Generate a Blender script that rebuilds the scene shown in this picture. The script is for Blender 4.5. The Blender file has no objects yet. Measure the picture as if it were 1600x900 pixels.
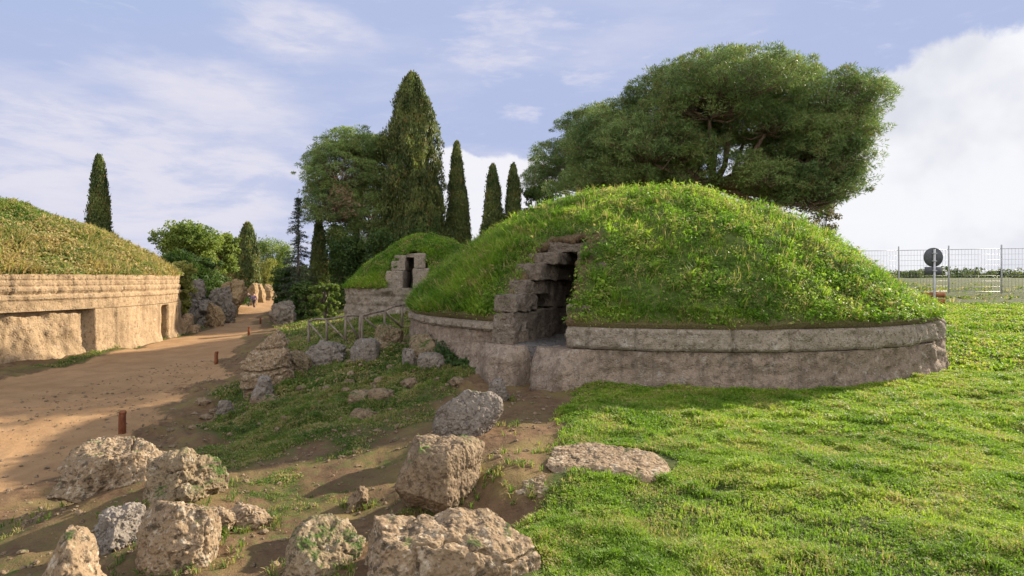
import bpy, math, random
import numpy as np
from mathutils import Vector

random.seed(7)
RNG = np.random.default_rng(11)
scene = bpy.context.scene
COL = scene.collection
EYE = 2.05                      # camera height over the lawn in front of the tomb
F = 900.0                       # focal length in photograph pixels (1600 wide)

# ------------------------------------------------------------------ numpy noise
def _hash(ix, iy, iz, seed):
    h = (ix.astype(np.int64) * 374761393 + iy.astype(np.int64) * 668265263 +
         iz.astype(np.int64) * 2147483647 + seed * 974634777) & 0xFFFFFFFF
    h = ((h ^ (h >> 13)) * 1274126177) & 0xFFFFFFFF
    h = ((h ^ (h >> 16)) * 2246822519) & 0xFFFFFFFF
    return ((h ^ (h >> 15)) & 0xFFFFFF) / float(0xFFFFFF)

def vnoise(p, seed=0):
    i = np.floor(p).astype(np.int64)
    f = p - i
    u = f * f * f * (f * (f * 6 - 15) + 10)
    r = np.zeros(len(p))
    for dx in (0, 1):
        wx = u[:, 0] if dx else 1 - u[:, 0]
        for dy in (0, 1):
            wy = u[:, 1] if dy else 1 - u[:, 1]
            for dz in (0, 1):
                wz = u[:, 2] if dz else 1 - u[:, 2]
                r += wx * wy * wz * _hash(i[:, 0] + dx, i[:, 1] + dy, i[:, 2] + dz, seed)
    return r * 2 - 1

def fbm(p, octaves=4, seed=0, gain=0.5):
    r = np.zeros(len(p)); a = 1.0; t = 0.0
    q = np.array(p, dtype=float)
    for k in range(octaves):
        r += a * vnoise(q, seed + k * 17); t += a
        a *= gain; q = q * 2.03 + 13.7
    return r / t * 1.6

def fbm2(x, y, sc, octaves=4, seed=0):
    return fbm(np.stack([x * sc, y * sc, np.full_like(x, 0.37)], 1), octaves, seed)

def sstep(a, b, x):
    t = np.clip((x - a) / (b - a), 0, 1)
    return t * t * (3 - 2 * t)

# ------------------------------------------------------------------ mesh helpers
def mesh(name, verts, tris=None, quads=None, attrs=None, smooth=True):
    verts = np.asarray(verts, dtype=np.float32).reshape(-1, 3)
    loops, starts = [], []
    n0 = 0
    nq = nt = 0
    if quads is not None and len(quads):
        q = np.asarray(quads, dtype=np.int32).reshape(-1, 4); nq = len(q)
        loops.append(q.ravel()); starts.append(np.arange(nq) * 4); n0 = nq * 4
    if tris is not None and len(tris):
        t = np.asarray(tris, dtype=np.int32).reshape(-1, 3); nt = len(t)
        loops.append(t.ravel()); starts.append(n0 + np.arange(nt) * 3)
    me = bpy.data.meshes.new(name)
    me.vertices.add(len(verts)); me.vertices.foreach_set('co', verts.ravel())
    lp = np.concatenate(loops).astype(np.int32); st = np.concatenate(starts).astype(np.int32)
    me.loops.add(len(lp)); me.loops.foreach_set('vertex_index', lp)
    me.polygons.add(len(st)); me.polygons.foreach_set('loop_start', st)
    me.polygons.foreach_set('use_smooth', np.full(len(st), smooth, dtype=bool))
    for k, v in (attrs or {}).items():
        a = me.attributes.new(k, 'FLOAT', 'POINT')
        a.data.foreach_set('value', np.asarray(v, dtype=np.float32))
    me.update(calc_edges=True)
    me.validate()
    return me

def link(name, me, mat, parent=None):
    o = bpy.data.objects.new(name, me); COL.objects.link(o)
    if mat is not None and not me.materials:
        me.materials.append(mat)
    if parent is not None:
        o.parent = parent
    return o

def empty(name, loc, label, cat, group=None):
    o = bpy.data.objects.new(name, None); COL.objects.link(o)
    o.location = loc; o.empty_display_size = 0.2
    return tag(o, label, cat, group)

def tag(o, label, cat, group=None):
    o['label'] = label; o['category'] = cat
    if group: o['group'] = group
    return o

class MB:
    """gathers vertices / quads / tris for one mesh"""
    def __init__(s): s.v = []; s.q = []; s.t = []; s.n = 0
    def add(s, v, q=None, t=None):
        v = np.asarray(v, float).reshape(-1, 3)
        s.v.append(v)
        if q is not None and len(q): s.q.append(np.asarray(q).reshape(-1, 4) + s.n)
        if t is not None and len(t): s.t.append(np.asarray(t).reshape(-1, 3) + s.n)
        s.n += len(v)
    def tube(s, pts, radii, seg=8, jitter=0.0):
        pts = np.asarray(pts, float); n = len(pts)
        radii = np.broadcast_to(np.asarray(radii, float), (n,))
        V = []
        up = np.array([0.31, 0.17, 0.93])
        for i in range(n):
            d = pts[min(i + 1, n - 1)] - pts[max(i - 1, 0)]
            d /= np.linalg.norm(d) + 1e-9
            a = np.cross(d, up)
            if np.linalg.norm(a) < 1e-3: a = np.cross(d, [1, 0, 0])
            a /= np.linalg.norm(a); b = np.cross(d, a)
            for k in range(seg):
                th = 2 * math.pi * k / seg
                r = radii[i] * (1 + (random.uniform(-jitter, jitter) if jitter else 0))
                V.append(pts[i] + r * (math.cos(th) * a + math.sin(th) * b))
        Q = [[i * seg + k, i * seg + (k + 1) % seg, (i + 1) * seg + (k + 1) % seg, (i + 1) * seg + k]
             for i in range(n - 1) for k in range(seg)]
        V.append(pts[0]); V.append(pts[-1])
        c0 = n * seg; c1 = c0 + 1
        T = [[c0, (k + 1) % seg, k] for k in range(seg)] + \
            [[c1, (n - 1) * seg + k, (n - 1) * seg + (k + 1) % seg] for k in range(seg)]
        s.add(V, Q, T)
    def build(s, name, mat, parent=None, smooth=True, attrs=None):
        me = mesh(name, np.concatenate(s.v),
                  np.concatenate(s.t) if s.t else None, np.concatenate(s.q) if s.q else None, attrs, smooth)
        return link(name, me, mat, parent)

_ico = {}
def icosphere(sub):
    if sub in _ico: return _ico[sub]
    t = (1 + 5 ** .5) / 2
    v = [(-1, t, 0), (1, t, 0), (-1, -t, 0), (1, -t, 0), (0, -1, t), (0, 1, t), (0, -1, -t), (0, 1, -t),
         (t, 0, -1), (t, 0, 1), (-t, 0, -1), (-t, 0, 1)]
    f = [(0, 11, 5), (0, 5, 1), (0, 1, 7), (0, 7, 10), (0, 10, 11), (1, 5, 9), (5, 11, 4), (11, 10, 2), (10, 7, 6),
         (7, 1, 8), (3, 9, 4), (3, 4, 2), (3, 2, 6), (3, 6, 8), (3, 8, 9), (4, 9, 5), (2, 4, 11), (6, 2, 10), (8, 6, 7), (9, 8, 1)]
    v = [np.array(p, float) / np.linalg.norm(p) for p in v]
    for _ in range(sub):
        cache = {}; nf = []
        def mid(a, b):
            k = (min(a, b), max(a, b))
            if k not in cache:
                m = v[a] + v[b]; v.append(m / np.linalg.norm(m)); cache[k] = len(v) - 1
            return cache[k]
        for a, b, c in f:
            ab, bc, ca = mid(a, b), mid(b, c), mid(c, a)
            nf += [(a, ab, ca), (b, bc, ab), (c, ca, bc), (ab, bc, ca)]
        f = nf
    _ico[sub] = (np.array(v), np.array(f))
    return _ico[sub]

def rock_shape(dims, seed, sub=5, box=3.0, cuts=6, rough=0.05, pit=0.02, fine=1.0, squash=None):
    """a boulder: super-ellipsoid, cut by planes, eroded by noise. dims = full size"""
    d, f = icosphere(sub)
    rg = np.random.default_rng(seed)
    p = d / (np.sum(np.abs(d) ** box, 1) ** (1 / box))[:, None]
    for k in range(cuts):
        n = rg.normal(size=3); n /= np.linalg.norm(n)
        h = rg.uniform(0.62, .98)
        o = p @ n - h
        m = o > 0
        p[m] -= np.outer(o[m] * 0.9, n)
    p = p * (np.array(dims) / 2)
    for k in range(cuts):                                       # broken faces
        n = rg.normal(size=3) * np.array([1, 1, .8]); n /= np.linalg.norm(n)
        h = np.quantile(p @ n, rg.uniform(.86, .97))
        o = p @ n - h; m = o > 0
        p[m] -= np.outer(o[m] * .93, n)
    s = float(np.mean(dims))
    pr_ = 1 - np.abs(fbm(p / s * 2.6 + seed * .7, 4, seed + 21)) * 1.5
    e1 = fbm(p / s * 1.9 + seed * 3.1, 4, seed)
    e2 = fbm(p / s * 6.0 + seed * 1.7, 4, seed + 5)
    e3 = np.abs(fbm(p * 9.0 * fine + seed, 3, seed + 9))
    e4 = fbm(p * 26.0 * fine + seed, 3, seed + 3, .6)
    p = p * 1.0 + d * (e1 * rough * s * .8 + e2 * rough * s * 0.45 - sstep(.75, 1., pr_) * rough * s * .55)[:, None]
    p = p - d * (sstep(0.35, 0.85, e3) * pit * .5)[:, None] + d * (e4 * pit * .5)[:, None]
    return p, f

def P(px, py=None, d=10.0, z=None):
    """world point seen at photograph pixel (px,py) at depth d, or where that ray has height z"""
    x = (px - 800) / F * d
    zz = EYE - (py - 435) / F * d if z is None else z
    return np.array([x, d, zz])

# ------------------------------------------------------------------ materials
def nm(name):
    m = bpy.data.materials.new(name); m.use_nodes = True
    nt = m.node_tree; nt.nodes.clear()
    return m, nt, nt.nodes, nt.links
def N(nodes, typ, **kw):
    n = nodes.new(typ)
    for k, v in kw.items():
        if k == 'inp':
            for a, b in v.items(): n.inputs[a].default_value = b
        else: setattr(n, k, v)
    return n
def c4(c): return (c[0], c[1], c[2], 1.0)

class Sh:
    """small shader-graph helper"""
    def __init__(s, name):
        s.m, s.nt, s.n, s.l = nm(name)
        s.geo = N(s.n, 'ShaderNodeNewGeometry')
    def pos(s): return s.geo.outputs['Position']
    def coord(s):
        return N(s.n, 'ShaderNodeTexCoord').outputs['Object']
    def noise(s, vec, scale, detail=4, rough=.55, out='Fac'):
        t = N(s.n, 'ShaderNodeTexNoise', inp={'Scale': scale, 'Detail': detail, 'Roughness': rough})
        s.l.new(vec, t.inputs['Vector']); return t.outputs[out]
    def vor(s, vec, scale, feature='F1', out='Distance'):
        t = N(s.n, 'ShaderNodeTexVoronoi', feature=feature, inp={'Scale': scale})
        s.l.new(vec, t.inputs['Vector']); return t.outputs[out]
    def scale(s, vec, sc):
        t = N(s.n, 'ShaderNodeVectorMath', operation='MULTIPLY'); s.l.new(vec, t.inputs[0]); t.inputs[1].default_value = sc
        return t.outputs[0]
    def ramp(s, fac, a, b):
        t = N(s.n, 'ShaderNodeMapRange', interpolation_type='SMOOTHSTEP', inp={'From Min': a, 'From Max': b})
        s.l.new(fac, t.inputs['Value']); return t.outputs['Result']
    def math(s, op, a, b):
        t = N(s.n, 'ShaderNodeMath', operation=op)
        for i, x in enumerate((a, b)):
            if isinstance(x, (int, float)): t.inputs[i].default_value = x
            else: s.l.new(x, t.inputs[i])
        return t.outputs[0]
    def mix(s, fac, a, b, blend='MIX'):
        t = N(s.n, 'ShaderNodeMix', data_type='RGBA', blend_type=blend)
        for i, x in ((0, fac), (6, a), (7, b)):
            if isinstance(x, (int, float)): t.inputs[i].default_value = x
            elif isinstance(x, tuple): t.inputs[i].default_value = c4(x)
            else: s.l.new(x, t.inputs[i])
        return t.outputs[2]
    def attr(s, name):
        return N(s.n, 'ShaderNodeAttribute', attribute_name=name).outputs['Fac']
    def bump(s, h, strength=.5, dist=.02, normal=None):
        b = N(s.n, 'ShaderNodeBump', inp={'Strength': strength, 'Distance': dist}); s.l.new(h, b.inputs['Height'])
        if normal is not None: s.l.new(normal, b.inputs['Normal'])
        return b.outputs[0]
    def out(s, col, rough=.9, normal=None, spec=.2, trans=0.0, metallic=0.0):
        b = N(s.n, 'ShaderNodeBsdfPrincipled', inp={'Roughness': rough, 'Specular IOR Level': spec, 'Metallic': metallic})
        if isinstance(col, tuple): b.inputs['Base Color'].default_value = c4(col)
        else: s.l.new(col, b.inputs['Base Color'])
        if normal is not None: s.l.new(normal, b.inputs['Normal'])
        o = N(s.n, 'ShaderNodeOutputMaterial')
        if trans > 0:
            t = N(s.n, 'ShaderNodeBsdfTranslucent'); mx = N(s.n, 'ShaderNodeMixShader', inp={0: trans})
            warm = s.mix(.55, col, (.85, 1.0, .32), 'MULTIPLY')
            br = s.mix(1.0, warm, (1.5, 1.5, 1.5), 'MULTIPLY')
            s.l.new(br, t.inputs['Color'])
            s.l.new(b.outputs[0], mx.inputs[1]); s.l.new(t.outputs[0], mx.inputs[2]); s.l.new(mx.outputs[0], o.inputs[0])
        else: s.l.new(b.outputs[0], o.inputs[0])
        return s.m

def foliage_mat(name, dark, mid, light, dry=None, dryamt=.08, trans=.35, patch=1.2, rough=.6, spec=.25):
    s = Sh(name)
    r = s.geo.outputs['Random Per Island']
    n = s.noise(s.pos(), patch, 3)
    f = s.math('ADD', s.math('MULTIPLY', r, .5), s.math('MULTIPLY', s.ramp(n, .36, .64), .55))
    c = s.mix(s.ramp(f, .0, .5), dark, mid)
    c = s.mix(s.ramp(f, .5, 1.0), c, light)
    if dry:
        n2 = s.noise(s.pos(), patch * 1.7 + .3, 3)
        f2 = s.ramp(s.math('ADD', s.math('MULTIPLY', s.math('FRACT', s.math('MULTIPLY', r, 37.3), 0), .5), n2), 1.0 - dryamt * 2, 1.08 - dryamt)
        c = s.mix(f2, c, dry)
    return s.out(c, rough, spec=spec, trans=trans)

def stone_mat(name, base, light, dark, lich=.5, moss=.0, mosscol=(.07, .10, .025), scale=1.0, streak=False, bump=1.0):
    s = Sh(name)
    p = s.pos()
    big = s.noise(p, 1.3 * scale, 5, .6)
    med = s.noise(p, 6 * scale, 6, .65)
    fin = s.noise(p, 38 * scale, 5, .7)
    pits = s.vor(p, 26 * scale)
    c = s.mix(s.ramp(big, .32, .68), base, tuple(x * .78 for x in base))
    c = s.mix(s.ramp(med, .56 - .13 * (lich - .5), .74), c, light)
    blot = s.noise(p, 17 * scale, 4, .7)
    c = s.mix(s.math('MULTIPLY', s.ramp(blot, .56 - .1 * (lich - .5), .66), .75 * lich + .1), c, light)
    blot2 = s.noise(s.scale(p, (1.0, 1.3, 1.1)), 11 * scale, 5, .72)
    c = s.mix(s.math('MULTIPLY', s.ramp(blot2, .535, .61), .85), c, dark)
    c = s.mix(s.math('MULTIPLY', s.ramp(fin, .53, .62), .6), c, dark)
    if streak:
        st = s.noise(s.scale(p, (3.0, 3.0, .35)), 2.2 * scale, 5, .65)
        c = s.mix(s.math('MULTIPLY', s.ramp(st, .48, .64), .65), c, dark)
    if moss > 0:
        sep = N(s.n, 'ShaderNodeSeparateXYZ'); s.l.new(s.geo.outputs['Normal'], sep.inputs[0])
        mn = s.noise(p, 2.6 * scale, 5, .7)
        f = s.math('ADD', s.math('MULTIPLY', sep.outputs['Z'], .18), mn)
        mc = s.mix(s.ramp(s.noise(p, 30, 3), .35, .65), mosscol, tuple(x * 1.9 for x in mosscol))
        c = s.mix(s.ramp(f, .78 - .32 * moss, .90 - .3 * moss), c, mc)
    h = s.math('ADD', s.math('MULTIPLY', fin, .5), s.math('MULTIPLY', s.ramp(pits, 0, .55), .6))
    h = s.math('ADD', h, s.math('MULTIPLY', med, .8))
    return s.out(c, .95, s.bump(h, .75 * bump, .03), spec=.1)

M = {}
M['tufa'] = stone_mat('tufa_stone', (.27, .208, .158), (.36, .325, .275), (0.129, 0.099, 0.077), .62, streak=True, scale=.9)
M['tufa_course'] = stone_mat('tufa_course_stone', (0.284, 0.237, 0.185), (0.396, 0.370, 0.327), (0.129, 0.103, 0.077), .6, moss=.1, scale=.9)
M['tufa_warm'] = stone_mat('warm_tufa_stone', (.33, .235, .14), (.42, .33, .225), (.17, .115, .066), .45, streak=True, scale=.45)
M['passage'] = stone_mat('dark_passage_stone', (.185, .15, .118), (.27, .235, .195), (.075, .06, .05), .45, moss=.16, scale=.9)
M['tufa_grey'] = stone_mat('grey_tufa_stone', (0.232, 0.202, 0.172), (0.318, 0.292, 0.258), (0.112, 0.095, 0.077), .35, scale=.9)
M['rock'] = stone_mat('lichen_rock', (.265, .19, .118), (.46, .395, .30), (.065, .052, .036), .7, moss=.16, mosscol=(.04, .06, .016))
M['rock_moss'] = stone_mat('mossy_rock', (.24, .18, .11), (.40, .345, .26), (.06, .048, .032), .55, moss=.46, mosscol=(.036, .056, .014))
M['rock_grey'] = stone_mat('grey_rock', (0.218, 0.185, 0.152), (0.317, 0.290, 0.257), (0.073, 0.059, 0.050), .6, moss=.12)
M['rock_earth'] = stone_mat('earthy_rock', (.225, .165, .105), (.36, .285, .19), (.085, .06, .04), .4, moss=.14)
M['rock_far'] = stone_mat('distant_rock', (0.198, 0.165, 0.132), (0.297, 0.257, 0.205), (0.066, 0.056, 0.046), .5, moss=.2, scale=.35)
M['rock_ochre'] = stone_mat('ochre_rock', (0.304, 0.211, 0.112), (0.370, 0.284, 0.185), (0.119, 0.079, 0.053), .4, scale=.35)

def ground_mat():
    s = Sh('soil_and_turf')
    p = s.pos()
    sand, green = s.attr('sand'), s.attr('green')
    n1 = s.noise(p, 1.1, 6, .6); n2 = s.noise(p, 7, 6, .68); n3 = s.noise(p, 45, 4, .7)
    soil = s.mix(s.ramp(n2, .3, .7), (.105, .064, .036), (.175, .112, .064))
    soil = s.mix(s.ramp(n1, .42, .68), soil, (.165, .125, .052))
    soil = s.mix(s.math('MULTIPLY', s.ramp(n3, .56, .7), .6), soil, (.055, .036, .024))
    moss = s.mix(s.ramp(n2, .35, .65), (.03, .044, .012), (.075, .095, .026))
    moss = s.mix(s.math('MULTIPLY', s.ramp(n3, .52, .68), .5), moss, (.10, .075, .04))
    gm = s.math('ADD', green, s.math('MULTIPLY', s.math('SUBTRACT', n2, .5), 1.3))
    c = s.mix(s.ramp(gm, .3, .72), soil, moss)
    sd = s.mix(s.ramp(n1, .3, .7), (.285, .172, .085), (.36, .225, .115))
    sd = s.mix(s.math('MULTIPLY', s.ramp(n2, .5, .72), .45), sd, (.28, .16, .08))
    sd = s.mix(s.math('MULTIPLY', s.ramp(n3, .54, .66), .5), sd, (.2, .12, .065))
    rut = s.noise(s.scale(p, (1.0, .25, 1.0)), 1.9, 5, .65)
    sd = s.mix(s.math('MULTIPLY', s.ramp(rut, .48, .66), .5), sd, (.26, .155, .08))
    sm = s.math('ADD', sand, s.math('MULTIPLY', s.math('SUBTRACT', n2, .5), 1.1))
    c = s.mix(s.ramp(sm, .38, .62), c, sd)
    h = s.math('ADD', s.math('MULTIPLY', n2, .9), s.math('MULTIPLY', n3, .6))
    return s.out(c, .97, s.bump(h, .8, .035), spec=.08)
M['ground'] = ground_mat()

def dome_soil_mat():
    s = Sh('mound_turf_soil'); p = s.pos()
    n2 = s.noise(p, 5, 5, .65); n3 = s.noise(p, 30, 3)
    g = s.mix(s.ramp(n2, .35, .65), (.05, .075, .016), (.10, .13, .035))
    e = s.mix(s.ramp(n3, .35, .65), (.085, .058, .034), (.165, .115, .066))
    c = s.mix(s.attr('earth'), g, e)
    return s.out(c, .95, s.bump(s.math('ADD', n2, n3), .7, .05), spec=.1)
M['mound'] = dome_soil_mat()

M['dome_grass'] = foliage_mat('mound_grass', (.055, .125, .014), (.14, .25, .022), (.29, .37, .05), (.36, .29, .12), .06, .42, .8)
M['lawn'] = foliage_mat('lawn_grass', (.085, .165, .016), (.18, .28, .026), (.30, .37, .05), (.36, .29, .12), .07, .42, .9)
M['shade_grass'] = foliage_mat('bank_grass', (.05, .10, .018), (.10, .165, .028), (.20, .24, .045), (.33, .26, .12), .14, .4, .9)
M['dry_grass'] = foliage_mat('dry_grass', (.18, .17, .06), (.30, .24, .10), (.44, .34, .17), None, .1, .4, .8)
M['far_grass'] = foliage_mat('far_mound_grass', (.08, .12, .025), (.16, .19, .05), (.27, .26, .09), (.38, .28, .13), .22, .4, .25)
M['cypress'] = foliage_mat('cypress_leaves', (.035, .057, .017), (.092, .12, .036), (.19, .21, .06), (.20, .14, .05), .03, .28, .55)
M['pine'] = foliage_mat('pine_needles', (.06, .105, .034), (.14, .20, .065), (.24, .31, .10), (.19, .15, .06), .05, .25, .4)
M['pine_pale'] = foliage_mat('pale_pine_needles', (.085, .14, .05), (.19, .26, .09), (.30, .38, .13), (.19, .15, .06), .05, .3, .4)
M['pine_dead'] = foliage_mat('dead_pine_twigs', (.13, .085, .055), (.22, .14, .085), (.30, .20, .12), None, .1, .2, .5)
M['spruce'] = foliage_mat('spruce_needles', (.028, .042, .026), (.055, .075, .045), (.09, .11, .06), None, .1, .15, .5)
M['broad'] = foliage_mat('broad_leaves', (.07, .11, .022), (.15, .20, .04), (.24, .28, .06), None, .1, .35, .4)
M['bush'] = foliage_mat('bush_leaves', (.025, .05, .014), (.055, .095, .022), (.11, .15, .035), None, .1, .3, .6)
M['shrub_yellow'] = foliage_mat('yellow_shrub_leaves', (.14, .15, .035), (.25, .25, .06), (.36, .33, .10), None, .1, .35, .6)
M['shrub_brown'] = foliage_mat('brown_shrub_leaves', (.06, .055, .03), (.11, .095, .05), (.17, .14, .08), None, .1, .25, .6)
M['woods'] = foliage_mat('far_wood_leaves', (.05, .075, .025), (.10, .13, .04), (.17, .19, .06), None, .1, .25, .12)

def bark_mat(name, a, b):
    s = Sh(name); p = s.scale(s.pos(), (1, 1, .3))
    n = s.noise(p, 9, 5, .7)
    return s.out(s.mix(s.ramp(n, .35, .65), a, b), .9, s.bump(n, .8, .05), spec=.1)
M['bark'] = bark_mat('pine_bark', (.09, .062, .045), (.22, .15, .11))
M['bark_grey'] = bark_mat('grey_bark', (.08, .065, .05), (.18, .15, .12))
M['wood'] = bark_mat('weathered_wood', (.14, .11, .085), (.27, .225, .18))
M['wood_red'] = bark_mat('red_brown_wood', (.15, .055, .03), (.28, .115, .06))

def flat_mat(name, col, rough=.6, metallic=0, var=.15):
    s = Sh(name); n = s.noise(s.pos(), 20, 4)
    return s.out(s.mix(s.ramp(n, .35, .65), tuple(x * (1 - var) for x in col), tuple(min(1, x * (1 + var)) for x in col)), rough, metallic=metallic)
M['metal'] = flat_mat('galvanised_metal', (.42, .42, .45), .55, .1)
M['sign_back'] = flat_mat('sign_back_metal', (.085, .09, .10), .6, 0)
M['mesh_wire'] = flat_mat('fence_wire', (.42, .41, .43), .5, .5)
M['skin'] = flat_mat('skin', (.42, .26, .19), .6)
M['hair'] = flat_mat('hair', (.03, .022, .018), .6)
M['cloth_purple'] = flat_mat('purple_jacket_cloth', (.16, .11, .22), .85)
M['cloth_navy'] = flat_mat('dark_jacket_cloth', (.035, .035, .06), .85)
M['cloth_trouser'] = flat_mat('dark_trouser_cloth', (.045, .035, .05), .85)
M['shoe'] = flat_mat('shoe_leather', (.03, .028, .026), .6)
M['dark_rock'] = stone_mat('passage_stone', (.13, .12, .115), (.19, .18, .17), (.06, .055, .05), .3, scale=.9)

# ------------------------------------------------------------------ terrain
CP = np.array([
 (2,10.6,0),(6,10.5,0),(10,12,.05),(1,9,0),(3,7,0),(6,7,-.02),(2,5,0),(4,4,0),(1.2,3.5,-.04),(.6,6.5,0),(.3,5.2,-.08),
 (9,6,0),(14,10,.1),(14,18,.45),(18,25,.8),(15,30,.8),(25,32,1.0),(32,45,1.4),(60,60,1.75),(50,90,1.9),(120,150,2.2),(200,60,2.0),
 (4,17,0),(4,27,.4),(0,35,.6),(8,40,.8),(-.7,8,-.12),(-1.2,10,-.15),(-1.5,12,-.12),(-2.2,16,.1),(-3,20,.15),(-5,22,-.05),(-6.6,22,-.15),
 (-4,26,.62),(-6.3,26.2,.35),(-8,28,-.2),(-9.5,24,-.75),(-3.4,14,-.2),(-5.2,14.5,-.5),(-5,12,-.6),(-3,11,-.42),(-3,9,-.5),(-4.4,10,-.78),(-6.5,12.5,-.93),
 (-2,7,-.42),(-1.25,6.2,-.42),(-1.1,7.0,-.38),(-.55,6.35,.06),(-.15,6.5,.06),(.25,6.9,.0),(-.45,5.35,-.36),(-.05,5.25,-.33),(-.15,5.8,.0),(.12,5.85,.02),(-4.5,6.9,-.6),(-2.3,5.9,-.42),(-1,4.5,-.25),(-2.4,4.6,-.38),(-3.5,4.5,-.42),(-3.9,8.5,-.74),(-5.2,7.2,-.8),(-6.5,8.5,-.95),
 (-4,3,-.4),(-.2,2.5,-.12),(0,0,-.05),(-3,0,-.3),(3,0,0),(0,-10,0),(-10,-5,-.95),(-7.8,11,-.96),(-10,11,-1.0),(-14,12,-1.02),(-9.7,17.5,-1.15),
 (-13,17,-1.15),(-12.3,23,-1.17),(-17,23,-1.15),(-16,34,-1.2),(-19,34,-1.2),(-22,45,-1.3),(-26,61,-1.4),(-28.5,66,-1.25),(-32.2,75,-.75),(-38.2,90,.0),(-46,112,.3),
 (-14,40,-.85),(-10,40,-.1),(-15,50,-.4),(-20,60,-.9),(-33,27,-1.1),(-25.5,47,-.9),(-30,52,.2),(-40,60,.5),(-40,80,.2),(-60,40,0),(-25,10,-1.05),(-20,0,-1.0),
 (-8,5,-.92),(-80,150,.5),(0,80,1.0),(0,150,1.6),(-150,0,0),(0,-60,0),(80,-30,.5)], float)
def _rbf_fit():
    X = CP[:, :2]; n = len(X)
    D = np.linalg.norm(X[:, None] - X[None], axis=2)
    A = np.zeros((n + 1, n + 1)); A[:n, :n] = D + 0.0; A[:n, n] = 1; A[n, :n] = 1
    return np.linalg.solve(A, np.append(CP[:, 2], 0))
_W = _rbf_fit()
def T0(x, y):
    r = np.full(len(x), _W[-1])
    for (cx, cy, _), w in zip(CP, _W[:-1]):
        r += w * np.sqrt((x - cx) ** 2 + (y - cy) ** 2 + .04)
    return r
def path_edges(y):
    xr = np.interp(y, [0, 7, 11.2, 17.5, 23, 34, 45, 61, 75, 90, 120], [-7.0, -7.0, -7.3, -8.9, -11.3, -15.0, -19.6, -25.0, -30.8, -37.2, -51])
    xl = np.interp(y, [0, 11, 17, 22, 25, 34, 45, 61, 75, 90, 120], [-14, -16, -16.6, -16.4, -17.2, -18.6, -22.7, -29.4, -33.8, -39.2, -53])
    return xl, xr
def sandmask(x, y):
    xl, xr = path_edges(y)
    w = fbm2(x, y, .45, 3, 5) * .7
    wid = np.clip(np.minimum(xr - x, x - xl) + w, -3, 3)
    m = sstep(-.5, .6, wid)
    return m * sstep(130, 90, y) * sstep(-8, 0, y)
def dirtmask(x, y):
    """bare trodden earth in front of the door, up to the block"""
    dx = np.interp(y, [5.0, 5.8, 6.8, 8.2, 9.6, 11.2], [-.05, -.1, 0.0, .15, .0, .1])
    hw = np.interp(y, [5.0, 5.8, 6.8, 8.2, 9.6, 11.2], [.15, .4, .5, .62, 1.1, 1.0])
    w = fbm2(x, y, 1.4, 3, 8) * .22
    return sstep(.2, -.2, np.abs(x - dx) - hw + w) * sstep(4.6, 5.2, y) * sstep(12.5, 11.5, y)
def lawnmask(x, y):
    b = np.interp(y, [0, 4, 5, 5.8, 6.6, 8, 9.5, 11], [.2, .08, .25, .45, .55, .75, 1.0, 1.3])
    w = fbm2(x, y, .9, 3, 12) * .25
    m = sstep(-.45, .55, x - b + w * 2.2)
    bare = sstep(.36, .7, fbm2(x, y, .42, 4, 21)) * .75 + sstep(.42, .75, fbm2(x, y, 1.6, 3, 22)) * .5 + .85 * np.exp(-(((x - 2.2) / .5) ** 2 + ((y - 5.7) / .35) ** 2)) * (.5 + fbm2(x, y, 3, 2, 23))
    return m * np.clip(1 - bare, 0, 1)
def greenmask(x, y):
    g = .50 + .55 * fbm2(x, y, .30, 4, 31) + .3 * fbm2(x, y, 1.3, 3, 32)
    # the shaded bank is mossy, the near left soil mostly bare
    g = g + .30 * sstep(9, 11, y) * sstep(40, 30, y) * sstep(-9, -6, x + .35 * (y - 11) * 0)
    g = g - .16 * sstep(9.2, 8.2, y) * sstep(0, -1, x)
    left = sstep(-.5, .3, x)
    g = np.maximum(g, left * .75)
    g = np.maximum(g, lawnmask(x, y))
    g = np.maximum(g, sstep(14, 30, y) * .75)
    g = g * (1 - dirtmask(x, y))
    xl, xr = path_edges(y)
    g = g * (.15 + .85 * sstep(.2, 2.6, x - xr + fbm2(x, y, .7, 3, 35) * 1.4))
    g = np.maximum(g, .6 * sstep(1.2, .2, np.abs(x - xl + .6)) * sstep(16, 22, y))
    return np.clip(g, 0, 1) * (1 - sandmask(x, y))

HEAPS = [(-4.7, 7.0, .9, .22), (-3.8, 6.3, .8, .18), (-2.8, 4.9, .6, .12), (-.4, 4.1, .9, .14), (-1.3, 4.4, .6, .12), (-.5, 5.9, .7, .10), (-.75, 8.0, .6, .14), (-3.4, 5.2, .5, .12), (-5.9, 14.1, .9, .2), (-3.4, 15, .7, .15), (-1.9, 13, .7, .15)]
def T(x, y, detail=True):
    x = np.asarray(x, float); y = np.asarray(y, float)
    sh = x.shape; x = x.ravel(); y = y.ravel()
    z = T0(x, y)
    for hx, hy, hr, hh in HEAPS: z = z + hh * np.exp(-((x - hx) ** 2 + (y - hy) ** 2) / hr ** 2)
    if detail:
        s = 1 - .72 * sandmask(x, y)
        bank = sstep(0, -1, x) * sstep(8.5, 10.5, y) * sstep(32, 26, y)
        lw = sstep(0, .6, x) * sstep(12, 10, y)
        near = sstep(40, 12, y)
        z = z + fbm2(x, y, .55, 3, 41) * .09 * s * (1 - .55 * lw)
        z = z + (fbm2(x, y, 2.3, 4, 42) * .035 + fbm2(x, y, 8.5, 3, 43) * .012 + bank * (fbm2(x, y, 1.2, 4, 44) * .20 + np.abs(fbm2(x, y, 3.4, 3, 45)) * .10)) * s * near * (1 - .4 * lw)
        d = dirtmask(x, y)
        z = z + .035 * lawnmask(x, y) * near - .05 * d
    return z.reshape(sh)
def TZ(x, y): return float(T(np.array([x]), np.array([y]))[0])

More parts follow.
